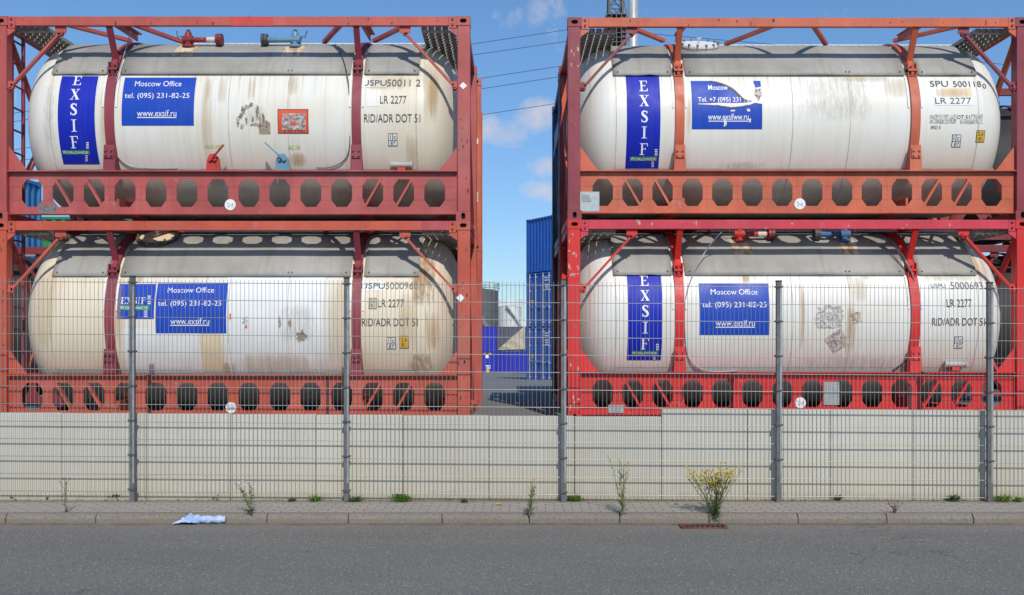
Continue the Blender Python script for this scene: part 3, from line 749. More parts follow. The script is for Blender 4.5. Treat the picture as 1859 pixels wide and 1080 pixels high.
poly(UR, 'torn_gap', [(1289, 146.5, 147.2), (1300, 146.2, 150), (1318, 146, 155), (1330, 146, 161), (1340, 146, 170), (1352, 146, 180), (1366, 146, 184), (1371, 160, 183), (1376, 159, 186), (1384, 158, 184)], M['tank_ur'], .0085, s)
poly(UR, 'torn_gap', [(1267, 188.5, 189.6), (1290, 187.8, 190.5), (1310, 186.8, 193), (1328, 187.5, 195), (1350, 187, 193), (1362, 186, 190), (1370, 180, 187), (1384, 184, 189)], M['tank_ur'], .0087, s)
poly(UR, 'dark_curl', [(1289, 147, 148), (1303, 149, 151.5), (1318, 154, 157), (1330, 160, 163.5), (1340, 169, 173), (1350, 178.5, 182), (1356, 183, 186)], M['scratch'], .0095, s)
poly(UR, 'dark_curl', [(1298, 190, 191), (1313, 192.5, 194.5), (1328, 194.5, 196.3), (1345, 193, 194.8), (1358, 190, 192)], M['scratch'], .0095, s)
blob(UR, 'dark_curl', (1369, 158, 1383, 186), M['torn'], .0098, s, 4, .5)
for b, sd_ in (((1313, 212, 1320, 232), 5), ((1358, 214, 1364, 224), 6), ((1355, 197, 1362, 204), 7), ((1325, 199, 1336, 203), 8)): blob(UR, 'torn_gap', b, M['tank_ur'], .0088, s, sd_, .6)
# small horizontal company sign, lower left
s = patch(LLc, 'company_sign', (214, 515.5, 280.5, 579), M['sign'], .003, n=(4, 10))
serif_word(LLc, [('E', (219, 540, 229.5, 552)), ('X', (229.5, 540, 241, 552)), ('S', (239.5, 540, 250.5, 552)), ('I', (249, 540, 256, 552)), ('F', (256, 540, 265, 552))], M['white'], s, .006, 'lettering')
patch(LLc, 'green_band', (217, 554, 272.5, 563), M['green'], .0055, s, n=(2, 3)); serif_band(LLc, (217, 554, 272.5, 563), s)
rects(LLc, [(268, 537 + 3.4*i, 274, 538.6 + 3.4*i) for i in range(5)] + [(262, 564 + 3.3*i, 268, 565.5 + 3.3*i) for i in range(4)], M['white'], s, .007, 'tick_marks')
# registration marks
def reg(c, items, mat='ink', bold=.0):
    for t, b, bo in items: text(c, t, b, M[mat], off=.006, bold=bo, name='registration_mark')
reg(UL, [('USPU', (658.5, 145.5, 702, 156), .008), ('LR 2277', (690, 174, 738, 188), 0), ('RID/ADR DOT 51', (661, 207, 763, 222), 0)])
for b in ((655, 142.5, 703, 158.5),): patch(UL, 'backing_patch', b, M['repaint'], .003)
reg(UL, [('50011 2', (702.5, 144.5, 763.5, 157), 0)])
patch(UL, 'repair_patch', (666, 163, 691, 193), M['tank_ur'], .003)
reg(UR, [('SPU', (1688, 147, 1721, 157.5), 0), ('500118', (1730, 147.5, 1781, 158), 0), ('0', (1784, 151, 1791, 160), 0), ('LR 2277', (1697.5, 177.5, 1763, 188.5), 0), ('OT 51', (1737, 209, 1760, 215.5), .0), ('IMO 5', (1690, 228, 1707.5, 234.5), 0)])
patch(UR, 'backing_patch', (1696, 174, 1767, 191), M['repaint'], .003); patch(UR, 'repair_patch', (1710, 160, 1764, 176), M['cream'], .0032)
patch(UR, 'peeled_label', (1688, 208, 1736, 224), M['torn2'], .0035); patch(UR, 'peeled_label', (1743, 216, 1784, 224.5), M['torn2'], .0035); patch(UR, 'peeled_label', (1763, 207, 1784, 216), M['torn2'], .0036)
reg(LLc, [('USPU', (655.5, 513.5, 699, 524.5), .008), ('LR 2277', (686, 543.5, 733.5, 557.5), 0), ('RID/ADR DOT 51', (657, 577.5, 758.5, 592), 0)])
reg(LLc, [('5000960', (700, 512.5, 759, 525), 0)], 'inkgrey')
patch(LLc, 'backing_patch', (653, 510, 701, 528), M['repaint'], .003)
reg(LRc, [('USPU', (1689.5, 515, 1716, 522.5), 0), ('LR 2277', (1718.5, 543, 1764, 557.5), 0), ('RID/ADR DOT 51', (1692, 577, 1788.5, 591), 0)])
reg(LRc, [('5000693', (1725.5, 512, 1784, 525), 0)], 'inkgrey')
patch(LRc, 'backing_patch', (1687, 511, 1719, 526), M['repaint'], .003)
def icbox(c, b):
    x0, y0, x1, y1 = b; w = x1 - x0; h = y1 - y0; t_ = .065 * w; my = y0 + .58 * h
    q = patch(c, 'approval_mark', b, M['repaint'], .003, n=(2, 4))
    rects(c, [(x0, y0, x1, y0 + t_), (x0, my - t_, x1, my), (x0, y1 - t_, x1, y1)], M['ink'], q, .0055, 'mark_frame')
    rects(c, [(x0, y0 + t_, x0 + t_, y1 - t_), (x1 - t_, y0 + t_, x1, y1 - t_), (x0 + .42*w, y0 + t_, x0 + .5*w, my - t_)], M['ink'], q, .0057, 'mark_frame')
    join_text(c, [('i', (x0 + .2*w, y0 + .12*h, x0 + .28*w, my - .12*h), 0), ('c', (x0 + .58*w, y0 + .2*h, x0 + .86*w, my - .12*h), .0), ('87', (x0 + .24*w, my + .06*h, x1 - .2*w, y1 - .1*h), 0)], M['ink'], q, .006)
icbox(UL, (705, 242, 721.5, 265)); icbox(UR, (1728, 244, 1744, 267)); icbox(LLc, (702, 612, 719, 633.5)); icbox(LRc, (1732, 610.5, 1747.5, 632))
def hlabel(c, b, mat):
    x0, y0, x1, y1 = b; w = x1 - x0; h = y1 - y0
    q = patch(c, 'height_label', b, M['ink'], .0035, n=(2, 4)); patch(c, 'label_face', (x0 + .08*w, y0 + .06*h, x1 - .08*w, y1 - .06*h), M[mat], .005, q, n=(2, 4))
    join_text(c, [('2.6', (x0 + .2*w, y0 + .14*h, x1 - .18*w, y0 + .44*h), .01), ('8', (x0 + .24*w, y0 + .54*h, x0 + .5*w, y1 - .14*h), .01), ('1', (x0 + .62*w, y0 + .52*h, x0 + .68*w, y0 + .66*h), 0), ('2', (x0 + .6*w, y0 + .72*h, x0 + .74*w, y0 + .86*h), 0)], M['ink'], q, .0065)
hlabel(UR, (1772, 236.5, 1788, 258.5), 'yellow'); hlabel(LLc, (725, 609.5, 742, 632.5), 'yellow'); hlabel(LLc, (669.5, 541, 684, 561), 'palelabel')
text(UL, 'LIQUID LINE', (372, 263, 400, 269.5), M['green_ink'], off=.005, name='stencil_mark'); text(UL, 'GAZ LINE', (523, 263.5, 545, 270.5), M['green_ink'], off=.005, name='stencil_mark')
# orange placard
q = patch(UL, 'placard', (504, 198, 560, 242.5), M['ink'], .0035); patch(UL, 'placard_face', (505.5, 199.5, 558.5, 241), M['orangelabel'], .005, q)
text(UL, '1010', (516, 232, 550, 240), M['ink'], q, .0062, .01, 'placard_number')
patch(UL, 'torn_patch', (512, 206, 555, 235.5), M['torn'], .0075, q); blob(UL, 'torn_patch', (525, 219, 541, 229), M['orangelabel'], .009, q, 3, .6)
# wear and marks
def stain(c, b, mat, name='rust_stain', off=.0042): return patch(c, name, b, M[mat], off, c.tank, n=(4, 10))
for b, k in (((362, 134, 386, 300), 'tan_stain'), ((374, 134, 384, 190), 'rust_stain'), ((395, 134, 412, 190), 'tan_stain'), ((448, 134, 466, 185), 'rust_stain'), ((440, 186, 488, 236), 'grey_stain'), ((520, 134, 545, 175), 'tan_stain'), ((765, 110, 800, 230), 'tan_stain'), ((775, 128, 795, 215), 'rust_stain'), ((660, 136, 750, 165), 'tan_stain'), ((735, 240, 760, 305), 'tan_stain'), ((525, 275, 560, 303), 'rust_stain'), ((75, 150, 100, 290), 'grey_stain'), ((180, 150, 192, 280), 'tan_stain')): stain(UL, b, k)
for k, (px, py, w_, h_) in enumerate(((432, 222, 4, 12), (437, 210, 5, 8), (442, 201, 5, 10), (449, 194, 8, 5), (456, 190, 5, 4), (467, 206, 4, 16), (472, 214, 3, 12), (478, 218, 4, 14), (484, 224, 4, 10), (462, 226, 12, 3), (474, 229, 8, 4), (447, 218, 3, 10), (440, 229, 4, 6), (459, 216, 3, 8))):
    blob(UL, 'scuff', (px - w_, py - h_, px + w_, py + h_), M['scratch' if k % 3 else 'tornbrown'], .0045, UL.tank, 40 + k, .75)
patch(UL, 'repair_patch', (470, 222, 491, 243), M['tornbrown'], .004, UL.tank)
for b, k in (((1300, 292, 1400, 307), 'grey_stain'), ((1440, 140, 1600, 225), 'grey_stain'), ((1245, 150, 1256, 250), 'tan_stain'), ((1600, 140, 1650, 180), 'tan_stain'), ((1690, 160, 1760, 178), 'tan_stain'), ((1500, 134, 1620, 150), 'tan_stain')): stain(UR, b, k)
patch(LLc, 'repair_patch', (224, 596, 365, 676), M['repaint'], .002, LLc.tank, n=(4, 12)); patch(LLc, 'repair_patch', (408, 500, 585, 676), M['repaint'], .0021, LLc.tank, n=(6, 16))
patch(LLc, 'repair_patch', (365, 606, 404, 676), M['cream'], .0021, LLc.tank, n=(2, 12))
for b, k in (((60, 480, 110, 640), 'tan_stain'), ((205, 500, 225, 640), 'rust_stain'), ((245, 497, 262, 515), 'rust_stain'), ((740, 450, 800, 560), 'brown_stain'), ((748, 468, 775, 560), 'rust_stain'), ((738, 640, 790, 680), 'brown_stain'), ((400, 655, 430, 680), 'rust_stain'), ((592, 500, 628, 670), 'tan_stain'), ((720, 520, 762, 640), 'tan_stain'), ((500, 550, 580, 625), 'grey_stain'), ((410, 640, 600, 680), 'tan_stain'), ((770, 560, 800, 640), 'rust_stain')): stain(LLc, b, k)
for b, m_, sd_ in (((504, 570, 511, 602), 'tornbrown', 3), ((522, 576, 530, 602), 'tornbrown', 4), ((535, 597, 562, 618), 'scratch', 5), ((538, 606, 556, 622), 'tornbrown', 9), ((444, 588, 450, 598), 'orangelabel', 6), ((416, 567, 420, 584), 'orangelabel', 7), ((438, 572, 452, 590), 'torn2', 8)): blob(LLc, 'peeled_scrap', b, M[m_], .005, LLc.tank, sd_, .7)
for b, k in (((1560, 470, 1585, 510), 'rust_stain'), ((1345, 495, 1362, 515), 'rust_stain'), ((1452, 505, 1464, 640), 'rust_stain'), ((1533, 550, 1555, 650), 'rust_stain'), ((1765, 460, 1800, 520), 'rust_stain'), ((1430, 640, 1660, 672), 'grey_stain'), ((1540, 500, 1580, 550), 'tan_stain'), ((1660, 480, 1790, 512), 'tan_stain')): stain(LRc, b, k)
blob(LRc, 'peeled_label', (1478, 552, 1536, 599), M['torn2'], .004, LRc.tank, 11, .22, 40); blob(LRc, 'peeled_label', (1508, 600, 1528, 634), M['torn'], .0056, LRc.tank, 13, .5); blob(LRc, 'peeled_label', (1542, 565, 1565, 588), M['torn3'], .004, LRc.tank, 12, .25)
def diamond(c, name, cx, cy, r, mat, off, parent, rot=.3):
    x0, p0 = hit(c, cx, cy); k = hit(c, cx + 10, cy)[0] - x0; m = MB(); g = 6
    for i in range(g + 1):
        for j in range(g + 1):
            a, b = (i / g - .5) * 2 * r * k / 10, (j / g - .5) * 2 * r * k / 10; jt = random.uniform(-.006, .006)
            m.v.append(surf(c, x0 + a * math.cos(rot) - b * math.sin(rot) + jt, p0 + (a * math.sin(rot) + b * math.cos(rot) + jt) / RT, off))
    m.f = [(i*(g+1)+j, (i+1)*(g+1)+j, (i+1)*(g+1)+j+1, i*(g+1)+j+1) for i in range(g) for j in range(g)]
    return m.build(name, M[mat], parent)
diamond(LRc, 'peeled_label', 1520, 619, 17, 'torn3', .005, LRc.tank, R(35))
# ---- fittings
def bits(c, name, mat, parent=None): m = MB(); return m, (lambda: m.build(name, M[mat], parent or c.root, smooth=False))
def P(c, px, py, ly):                  # local point of container c seen at a pixel, at local depth ly
    p = at(px, py, c.y + ly); return Vector((p.x - c.x, ly, p.z - c.z))
def valve(c, px0, px1, py, mat, flip):
    ly = .62; a, b = P(c, px0, py, ly), P(c, px1, py, ly); zsurf = ZC + math.sqrt(RC ** 2 - (YC - ly) ** 2)
    a.z = b.z = zsurf + .10
    if flip: a, b = b, a
    m = MB(); d = (b - a).normalized()
    m.tube([(a.x, ly, zsurf - .02), (a.x, ly, a.z + .03)], .045, 12); m.tube([(a.x, ly, a.z + .03), (a.x, ly, a.z + .1)], [.052, .04], 10); m.tube([(a.x, ly, zsurf - .005), (a.x, ly, zsurf + .03)], .08, 12)
    m.tube([a - d * .07, a + d * .06], .055, 12); m.tube([a, b], .033, 12)
    vo = m.build('valve', M[mat], c.root)
    MB().tube([b - d * .06, b - d * .02], .078, 14).tube([b - d * .015, b + d * .02], .082, 14).build('flange', M['darkred'] if 'red' in mat else M['clamp'], vo)
    MB().tube([a + d * .25, a + d * .36], .038, 12).build('collar', M['strip'] if 'red' in mat else M[mat], vo)
    h = MB(); h.tube([(a.x, ly, a.z + .1), (a.x, ly, a.z + .13)], .03, 6)
    h.tube([a - d * .07, a - d * .1 + Vector((0, 0, .05)), a - d * .13 + Vector((0, -.02, .02)), a - d*.16 + Vector((0, .0, .12))], .008, 5); h.build('handle', M['clamp'], vo)
    w = MB(); e = []
    for i in range(5):
        for j in range(6): w.v.append(surf(c, a.x - .13 + .26 * i / 4, R(44 + 20 * j / 5), .009, RC))
    w.f = [(i*6+j, (i+1)*6+j, (i+1)*6+j+1, i*6+j+1) for i in range(4) for j in range(5)]; w.build('rusty_base_sheet', M['rustsheet'], vo)
def rsheet():
    t = NT('rust_run_sheet'); c = t.mix(t.ramp(t.noise(1, 6, .7, mapping=(14, 4, 4)), .42, .62), (.66, .56, .42), (.34, .15, .05)); return t.fin(c, .7)
M['rustsheet'] = rsheet()
valve(UL, 342, 401, 73, 'valve_red', False); valve(UL, 478, 536, 76, 'valve_blue', True)
valve(LRc, 1342, 1402, 427, 'valve_red2', False); valve(LRc, 1480, 1533, 430, 'valve_blue2', True)
def manhole(c, px, mat, ringmat):
    ph = R(65); x = hit(c, px, 100)[0] if c.z > 2 else hit(c, px, 445)[0]
    x = P(c, px, 85 if c.z > 2 else 437, .63).x
    n = Vector((0, -math.cos(ph), math.sin(ph))); t_ = Vector((0, math.sin(ph), math.cos(ph))); ce = Vector(surf(c, x, ph, 0, RT))
    m = MB().tube([ce, ce + n * .04], .26, 32).tube([ce + n * .04, ce + n * .06], .275, 32)
    mo = m.build('manhole', M[ringmat], c.root)
    MB().tube([ce + n * .06, ce + n * .068], .23 if mat != ringmat else .268, 32).build('lid', M[mat], mo)
    for k in range(14):
        b = MB(); a = 2 * math.pi * k / 14; p = ce + n * .035 + Vector((1, 0, 0)) * math.cos(a) * .262 + t_ * math.sin(a) * .262; b.tube([p, p + n * .06], .016, 6); b.build('lid_bolt', M['scratch'], mo)
    h = MB().tube([ce + n * .06, ce + n * .15], .012, 6).tube([ce + n * .14 + Vector((.03, 0, 0)), ce + n * .14 - Vector((.03, 0, 0))], .01, 6); h.build('lid_handle', M['strip'], mo)
manhole(UR, 1270, 'white', 'white'); manhole(LLc, 283, 'creamlid' if 'creamlid' in M else 'cream', 'clamp')
def lever(c, px, mat, tip):
    x = P(c, px, 300, .02).x; m = MB()
    m.prism([(x - .09, .035, .64), (x + .09, .035, .64), (x + .07, .035, .80), (x + .02, .035, .86), (x - .05, .035, .85), (x - .085, .035, .76)], (0, .05, 0))
    lo = m.build('lever_bracket', M[mat], c.root, bevel=.006)
    MB().tube([(x - .03, .0, .78), (x - .03, .05, .78)], .022, 8).tube([(x + .03, .0, .78), (x + .03, .05, .78)], .022, 8).build('pivot_bolt', M[mat], lo)
    MB().bar((x, -.005, .79), (x + tip[0], -.005 - .05, .79 + tip[1]), .016, .035, (0, 1, 0)).build('lever_arm', M[mat], lo)
lever(UL, 386, 'valve_red2', (.16, .16)); lever(UL, 512, 'valve_blue', (-.2, .19))
M['cyl'] = flat('grey_painted_tube', (.40, .40, .38), .5)
def doctube(c, px, py, ph=-30):
    x = P(c, px, py, .1).x; p = Vector(surf(c, x, R(ph), .055, RT)); m = MB()
    m.tube([p - Vector((.12, 0, 0)), p + Vector((.12, 0, 0))], .035, 12); m.tube([p - Vector((.14, 0, 0)), p - Vector((.115, 0, 0))], .043, 12); m.tube([p + Vector((.115, 0, 0)), p + Vector((.14, 0, 0))], .043, 12)
    d = m.build('document_tube', M['cyl'], c.root); MB().box(p.x - .05, p.x + .05, p.y - .02, p.y + .1, p.z - .08, p.z - .036).build('bracket', M['valve_red2'], d)
doctube(UL, 728, 299); doctube(LRc, 1738, 664)
def cable(c, pts, mat, r=.009, name='cable', depth=None):
    V = []
    for p in pts:
        if len(p) == 3: V.append(P(c, *p))
        else: x, ph = hit(c, *p, RT); V.append(Vector(surf(c, x, ph, .012)))
    W_ = []
    for i in range(len(V) - 1):            # Catmull-Rom
        p0, p1, p2, p3 = V[max(i-1, 0)], V[i], V[i+1], V[min(i+2, len(V)-1)]
        for k in range(6):
            t = k / 6; W_.append(.5 * ((2*p1) + (-p0+p2)*t + (2*p0-5*p1+4*p2-p3)*t*t + (-p0+3*p1-3*p2+p3)*t**3))
    W_.append(V[-1]); MB().tube(W_, r, 6).build(name, M[mat], c.root, smooth=True)
cable(UL, [(238, 56, .1), (228, 90, .3), (216, 130, .1), (210, 155), (206, 200), (206, 260), (215, 285), (235, 300), (270, 305), (322, 305)], 'galv', .007)
cable(UL, [(608, 80, .55), (622, 105, .3), (630, 135, .1), (634, 170), (635, 260), (625, 290), (600, 303), (575, 304)], 'clamp', .006)
cable(LRc, [(1310, 421, .05), (1285, 450, .15), (1262, 490, .08), (1245, 540), (1243, 600), (1250, 650), (1280, 672), (1340, 672)], 'galv', .007)
cable(LRc, [(1545, 426, .5), (1600, 432, .4), (1640, 465, .15), (1658, 510), (1664, 580), (1655, 640), (1620, 672)], 'clamp', .009)
cable(LRc, [(1560, 424, .5), (1615, 440, .35), (1645, 475, .13), (1662, 520), (1668, 590), (1658, 650)], 'galv', .006)
# plates and stickers on the frames
def flatplate(c, name, px0, py0, px1, py1, ly, mat, th=.004, parent=None, shape='box', label=None):
    a, b = P(c, px0, py1, ly), P(c, px1, py0, ly); m = MB()
    if shape == 'disc':
        ce = (a + b) / 2; m.tube([(ce.x, ly, ce.z), (ce.x, ly - th, ce.z)], abs(b.x - a.x) / 2, 24)
    elif shape == 'diamond':
        ce = (a + b) / 2; w, h = (b.x - a.x) / 2, (b.z - a.z) / 2; m.prism([(ce.x - w, ly, ce.z), (ce.x, ly, ce.z - h), (ce.x + w, ly, ce.z), (ce.x, ly, ce.z + h)], (0, -th, 0))
    else: m.box(a.x, b.x, ly - th, ly, a.z, b.z)
    return m.build(name, M[mat], parent or c.root)
def ftext(c, s, b, ly, mat, parent, bold=0):
    vs, fs = text2d(s, bold); a, e = P(c, b[0], b[3], ly), P(c, b[2], b[1], ly)
    m = MB(); m.v = [(a.x + (e.x - a.x) * p, ly, a.z + (e.z - a.z) * q) for p, q in vs]; m.f = fs; m.build('lettering', M[mat], parent)
for c, px, py in ((UL, 418, 371.5), (UR, 1452, 370), (LLc, 419.5, 740), (LRc, 1453, 731)):
    d = flatplate(c, 'round_sticker', px - 10, py - 10, px + 10, py + 10, .0664, 'white', .003, None, 'disc')
    ce = P(c, px, py, .062); m = MB()
    m.bar(ce + Vector((-.045, 0, .03)), ce + Vector((.045, 0, -.035)), .002, .008, (0, 1, 0)); m.box(ce.x - .03, ce.x - .015, .0615, .063, ce.z - .03, ce.z - .015); m.box(ce.x + .02, ce.x + .035, .0614, .063, ce.z - .005, ce.z + .012)
    m.build('sticker_print', M['inkgrey'], d)
d = flatplate(UL, 'small_plate', 71, 373, 101, 387, .066, 'inkgrey')
d = flatplate(UR, 'data_plate', 1051.5, 348, 1088, 384, .062, 'plate', .006)
m = MB()
for k in range(5):
    a, b = P(UR, 1056, 354.5 + 2.6*k, .055), P(UR, 1070 + (k * 37) % 9, 355.4 + 2.6*k, .055); m.box(a.x, b.x, .0535, .056, min(a.z, b.z), max(a.z, b.z))
m.build('plate_print', M['inkgrey'], d)
flatplate(LRc, 'data_plate', 1104, 735, 1132, 749.5, .062, 'plate', .006); flatplate(LRc, 'data_plate', 1495, 693, 1523.5, 735, .06, 'plate', .006)
flatplate(UL, 'white_sticker', 834, 149, 848, 162, .003, 'white', .003, None, 'diamond'); flatplate(LLc, 'white_sticker', 828, 533.5, 843.5, 548, .003, 'white', .003, None, 'diamond')

M['patch_red'] = flat('newer_red_paint', (.56, .055, .045), .45); M['patch_pink'] = flat('old_pink_paint', (.42, .07, .075), .5); M['patch_dark'] = flat('dark_maroon_bar', (.13, .025, .025), .6); M['chip'] = flat('bare_chipped_paint', (.50, .36, .30), .7, var=.3, scale=20)
for c, b, mt_ in ((UL, (418, 30.8, 496, 46.6), 'patch_red'), (LLc, (764, 401.5, 812, 417), 'patch_pink')): flatplate(c, 'paint_patch', *b, -.0005, mt_, .0012)
flatplate(LLc, 'repair_bar', 592, 682.5, 598, 752, .0655, 'patch_dark', .004); flatplate(LRc, 'repair_bar', 1650, 700, 1655, 748, .0655, 'patch_dark', .004)
def chips(c, x0, y0, x1, y1, n, seed, ly, mt_='chip'):
    rnd_ = random.Random(seed)
    for k in range(n):
        px, py = rnd_.uniform(x0, x1), rnd_.uniform(y0, y1); w_, h_ = rnd_.uniform(.8, 2.6), rnd_.uniform(1.2, 7); pts = []
        for q in range(9):
            a = 6.283 * q / 9; rr = rnd_.uniform(.5, 1); p = P(c, px + w_ * math.cos(a) * rr, py + h_ * math.sin(a) * rr, ly); pts.append((p.x, ly, p.z))
        m_ = MB(); m_.v = pts; m_.f = [tuple(range(9))]; m_.build('paint_chip', M[mt_], c.root)
chips(LRc, 1033, 420, 1052, 500, 16, 1, .002); chips(LRc, 1033, 660, 1052, 745, 10, 2, .002); chips(UR, 1033, 60, 1052, 120, 5, 3, .002); chips(LRc, 1080, 402, 1840, 414, 12, 4, -.0015)
chips(LLc, 831, 420, 850, 740, 14, 5, .002, 'rusty'); chips(UL, 831, 60, 850, 380, 10, 6, .002, 'rusty'); chips(UL, 40, 33, 800, 44, 14, 7, -.0015, 'rusty'); chips(UR, 1080, 36, 1830, 46, 12, 8, -.0015, 'rusty'); chips(LLc, 2, 430, 10, 700, 8, 9, .002, 'rusty')
# ---------------------------------------------------------------- second rows of stacks
G2 = 'tank containers stacked in the second row'
RLu = tank_container((XL + .05, 2.9, .80 + HL), LL_, ('orange', 'orange', 'orange', 'orange', 'orange', 'tank_ur'), H=HL, front=False, ladder=False, group=G2, cat='tank container', label='orange framed tank container behind the upper left tank, its right post showing')
RLl = tank_container((XL + .05, 2.9, .80), LL_, ('red_a', 'red_a', 'darkred', 'red_a', 'red_a', 'tank_ur'), H=HL, front=False, ladder=False, group=G2, cat='tank container', label='brick red framed tank container in the second row behind the lower left tank')
hlabel_c = P(RLu, 862, 356, 0)
q = flatplate(RLu, 'height_label', 856, 347.5, 868, 366, -.004, 'palelabel', .003); ftext(RLu, '26', (857.5, 350, 866, 355.5), -.0085, 'ink', q, .01); ftext(RLu, '8½', (857.5, 358.5, 866, 364), -.0085, 'ink', q, .01)
flatplate(RLu, 'white_sticker', 858.5, 250, 868, 260, -.004, 'white', .003)
RRu = tank_container((XR + .0, 2.78, .83 + HR), LR_, ('blueframe', 'blueframe', 'blueframe', 'blueframe', 'blueframe', 'tank_ur'), H=HR, front=False, ladder=False, group=G2, cat='tank container', label='blue framed tank container in the second row behind the upper right tank')
RRl = tank_container((XR + .0, 2.78, .83), LR_, ('darkred', 'darkred', 'darkred', 'darkred', 'darkred', 'tank_ur'), H=HR, front=False, ladder=False, group=G2, cat='tank container', label='dark red framed tank container in the second row behind the lower right tank')
M['tank_dark'] = flat('shade_dark_tank', (.03, .026, .026), .7, var=.4, scale=2)  # near-black colour paints in the shade on the neighbouring tanks
NB = tank_container((XR + LR_ + .55, 3.9, .86), LR_, ('darkred', 'darkred', 'darkred', 'darkred', 'darkred', 'tank_dark'), H=HR, front=False, ladder=False, cover=False, group=G2, cat='tank container', label='dark red framed tank container with shade-darkened tank, seen past the lower right tank')
t = copy_tree(NB.root); t.location = (XR + LR_ + .55, 3.9, .86 + HR); t['label'] = 'dark red framed tank container with shade-darkened tank, seen past the upper right tank'
t = copy_tree(NB.root); t.location = (XL - LL_ - .5, 3.4, .78); t['label'] = 'dark red framed tank container with shade-darkened tank, past the lower left tank'
for q in (RLu, RLl): q.root.rotation_euler.z = R(1.3)
# ---------------------------------------------------------------- freight containers
def corr(mb, a, b, z0, z1, d, pitch=.28):      # corrugated wall from a to b (xy), ribs pushed inwards by d along the left-hand normal
    a, b = Vector((*a, 0)), Vector((*b, 0)); t = (b - a); L = t.length; t = t.normalized(); nrm = Vector((-t.y, t.x, 0)) * d
    n = max(1, round(L / pitch)); p = L / n; pts = []
    for k in range(n):
        for f, q in ((0, 0), (.25, 0), (.45, 1), (.8, 1)): pts.append(a + t * (p * (k + f)) + nrm * q)
    pts.append(b); o = len(mb.v)
    for q in pts: mb.v += [(q.x, q.y, z0), (q.x, q.y, z1)]
    mb.f += [(o+2*i, o+2*i+2, o+2*i+3, o+2*i+1) for i in range(len(pts) - 1)]
def freight(loc, rz, L, mat, doors=False, rods='galv', **k):
    root = empty('freight_container', loc, rz, **k); w = 2.438; H = 2.591; hx = w / 2       # door end faces -y locally, length along +y
    f = MB()
    for x in (-hx, hx - .1):
        for y in (0, L - .1): f.box(x, x + .1, y, y + .1, .12, H - .12)
    for z in (.0, H - .118):
        for x in (-hx - .003, hx - .175):
            for y in (-.003, L - .175): f.box(x, x + .178, y, y + .178, z, z + .118)
    for z in (.02, H - .1):
        f.box(-hx + .175, hx - .175, .005, .06, z, z + .08); f.box(-hx + .175, hx - .175, L - .06, L - .005, z, z + .08)
        f.box(-hx + .005, -hx + .06, .175, L - .175, z, z + .08); f.box(hx - .06, hx - .005, .175, L - .175, z, z + .08)
    f.build('frame', mat, root)
    s = MB(); corr(s, (hx - .02, .1), (hx - .02, L - .1), .1, H - .1, .045); corr(s, (-hx + .02, L - .1), (-hx + .02, .1), .1, H - .1, .045); corr(s, (hx - .1, L - .02), (-hx + .1, L - .02), .1, H - .1, .045)
    if not doors: corr(s, (-hx + .1, .02), (hx - .1, .02), .1, H - .1, .045)
    s.box(-hx + .06, hx - .06, .06, L - .06, H - .05, H - .03); s.build('wall_panel', mat, root)
    if doors:
        for sx in (-1, 1):
            d = MB(); xa, xb = sorted((sx * .01, sx * (hx - .105))); d.box(xa, xb, .03, .06, .12, H - .12); zz = .3
            for z0 in (.35, .85, 1.35, 1.85): d.box(xa + .05, xb - .05, .015, .03, z0, z0 + .33)
            do = d.build('door', mat, root)
            for q in (.3, .78):
                x = sx * q * (hx - .1); r = MB().tube([(x, -.02, .05), (x, -.02, H - .05)], .02, 8)
                for z in (.2, .9, 1.7, 2.35): r.box(x - .06, x + .06, -.03, .015, z, z + .06)
                r.bar((x, -.035, 1.0), (x + .33 * (1 if sx < 0 else -1), -.035, .98), .02, .04, (0, 1, 0))
                r.build('lock_rod', M[rods], do)
    return root
M['cblue'] = paint('container_blue_paint', (.010, .095, .43), .25, .15, fade=(.04, .18, .5), fadeamt=.15)
M['cblue2'] = paint('container_ultramarine_paint', (.02, .03, .42), .2, .15, fade=(.08, .1, .5), fadeamt=.1)
M['cgrey'] = paint('container_grey_paint', (.10, .11, .15), .3, fade=(.2, .2, .22))
M['cgreen'] = paint('container_green_paint', (.02, .22, .09), .2, fade=(.1, .3, .15))
M['cbrown'] = paint('container_brown_paint', (.16, .05, .035), .5, fade=(.25, .12, .1))
M['cyan'] = paint('container_light_blue_paint', (.05, .22, .48), .3, fade=(.2, .35, .5))
M['rod'] = flat('pale_lock_rods', (.55, .58, .62), .4, .2)
# blue stack seen in the gap, its ends turned to the left
d0 = 47.5; bx = (955.5 - CX) / F * d0; by = CAMY + d0; ang = R(-60)
for k in range(3):
    # left corner of the door end sits at (bx, by)
    rot = Matrix.Rotation(ang, 4, 'Z'); o = Vector((bx, by, 0)) - rot @ Vector((-1.219, 0, 0))
    zb = EYE - 75 / F * d0 + 2.591 * k
    r = freight((o.x, o.y, zb), ang, 6.058, M['cblue'], k < 2, 'rod', group='blue freight containers stacked three high', cat='freight container',
        label=('blue freight container with white lock rods, bottom of the stack of three in the gap', 'blue freight container with white lock rods, middle of the stack of three in the gap', 'blue freight container with plain ribbed end, top of the stack of three in the gap')[k])
    if k < 2:
        m = MB(); m.prism([(-.82, .012, 1.30), (-.52, .012, 1.30), (-.67, .012, 1.06)], (0, -.006, 0)); m.build('warning_mark', M['yellow'], r)
        for (x, z, w_) in ((.62, 2.28, .4), (.62, 2.16, .4), (.62, 1.95, .36), (.62, 1.84, .3), (.62, 1.73, .34)): MB().box(x - w_ / 2, x + w_ / 2, .006, .012, z, z + .06).build('marking', M['white'], r)
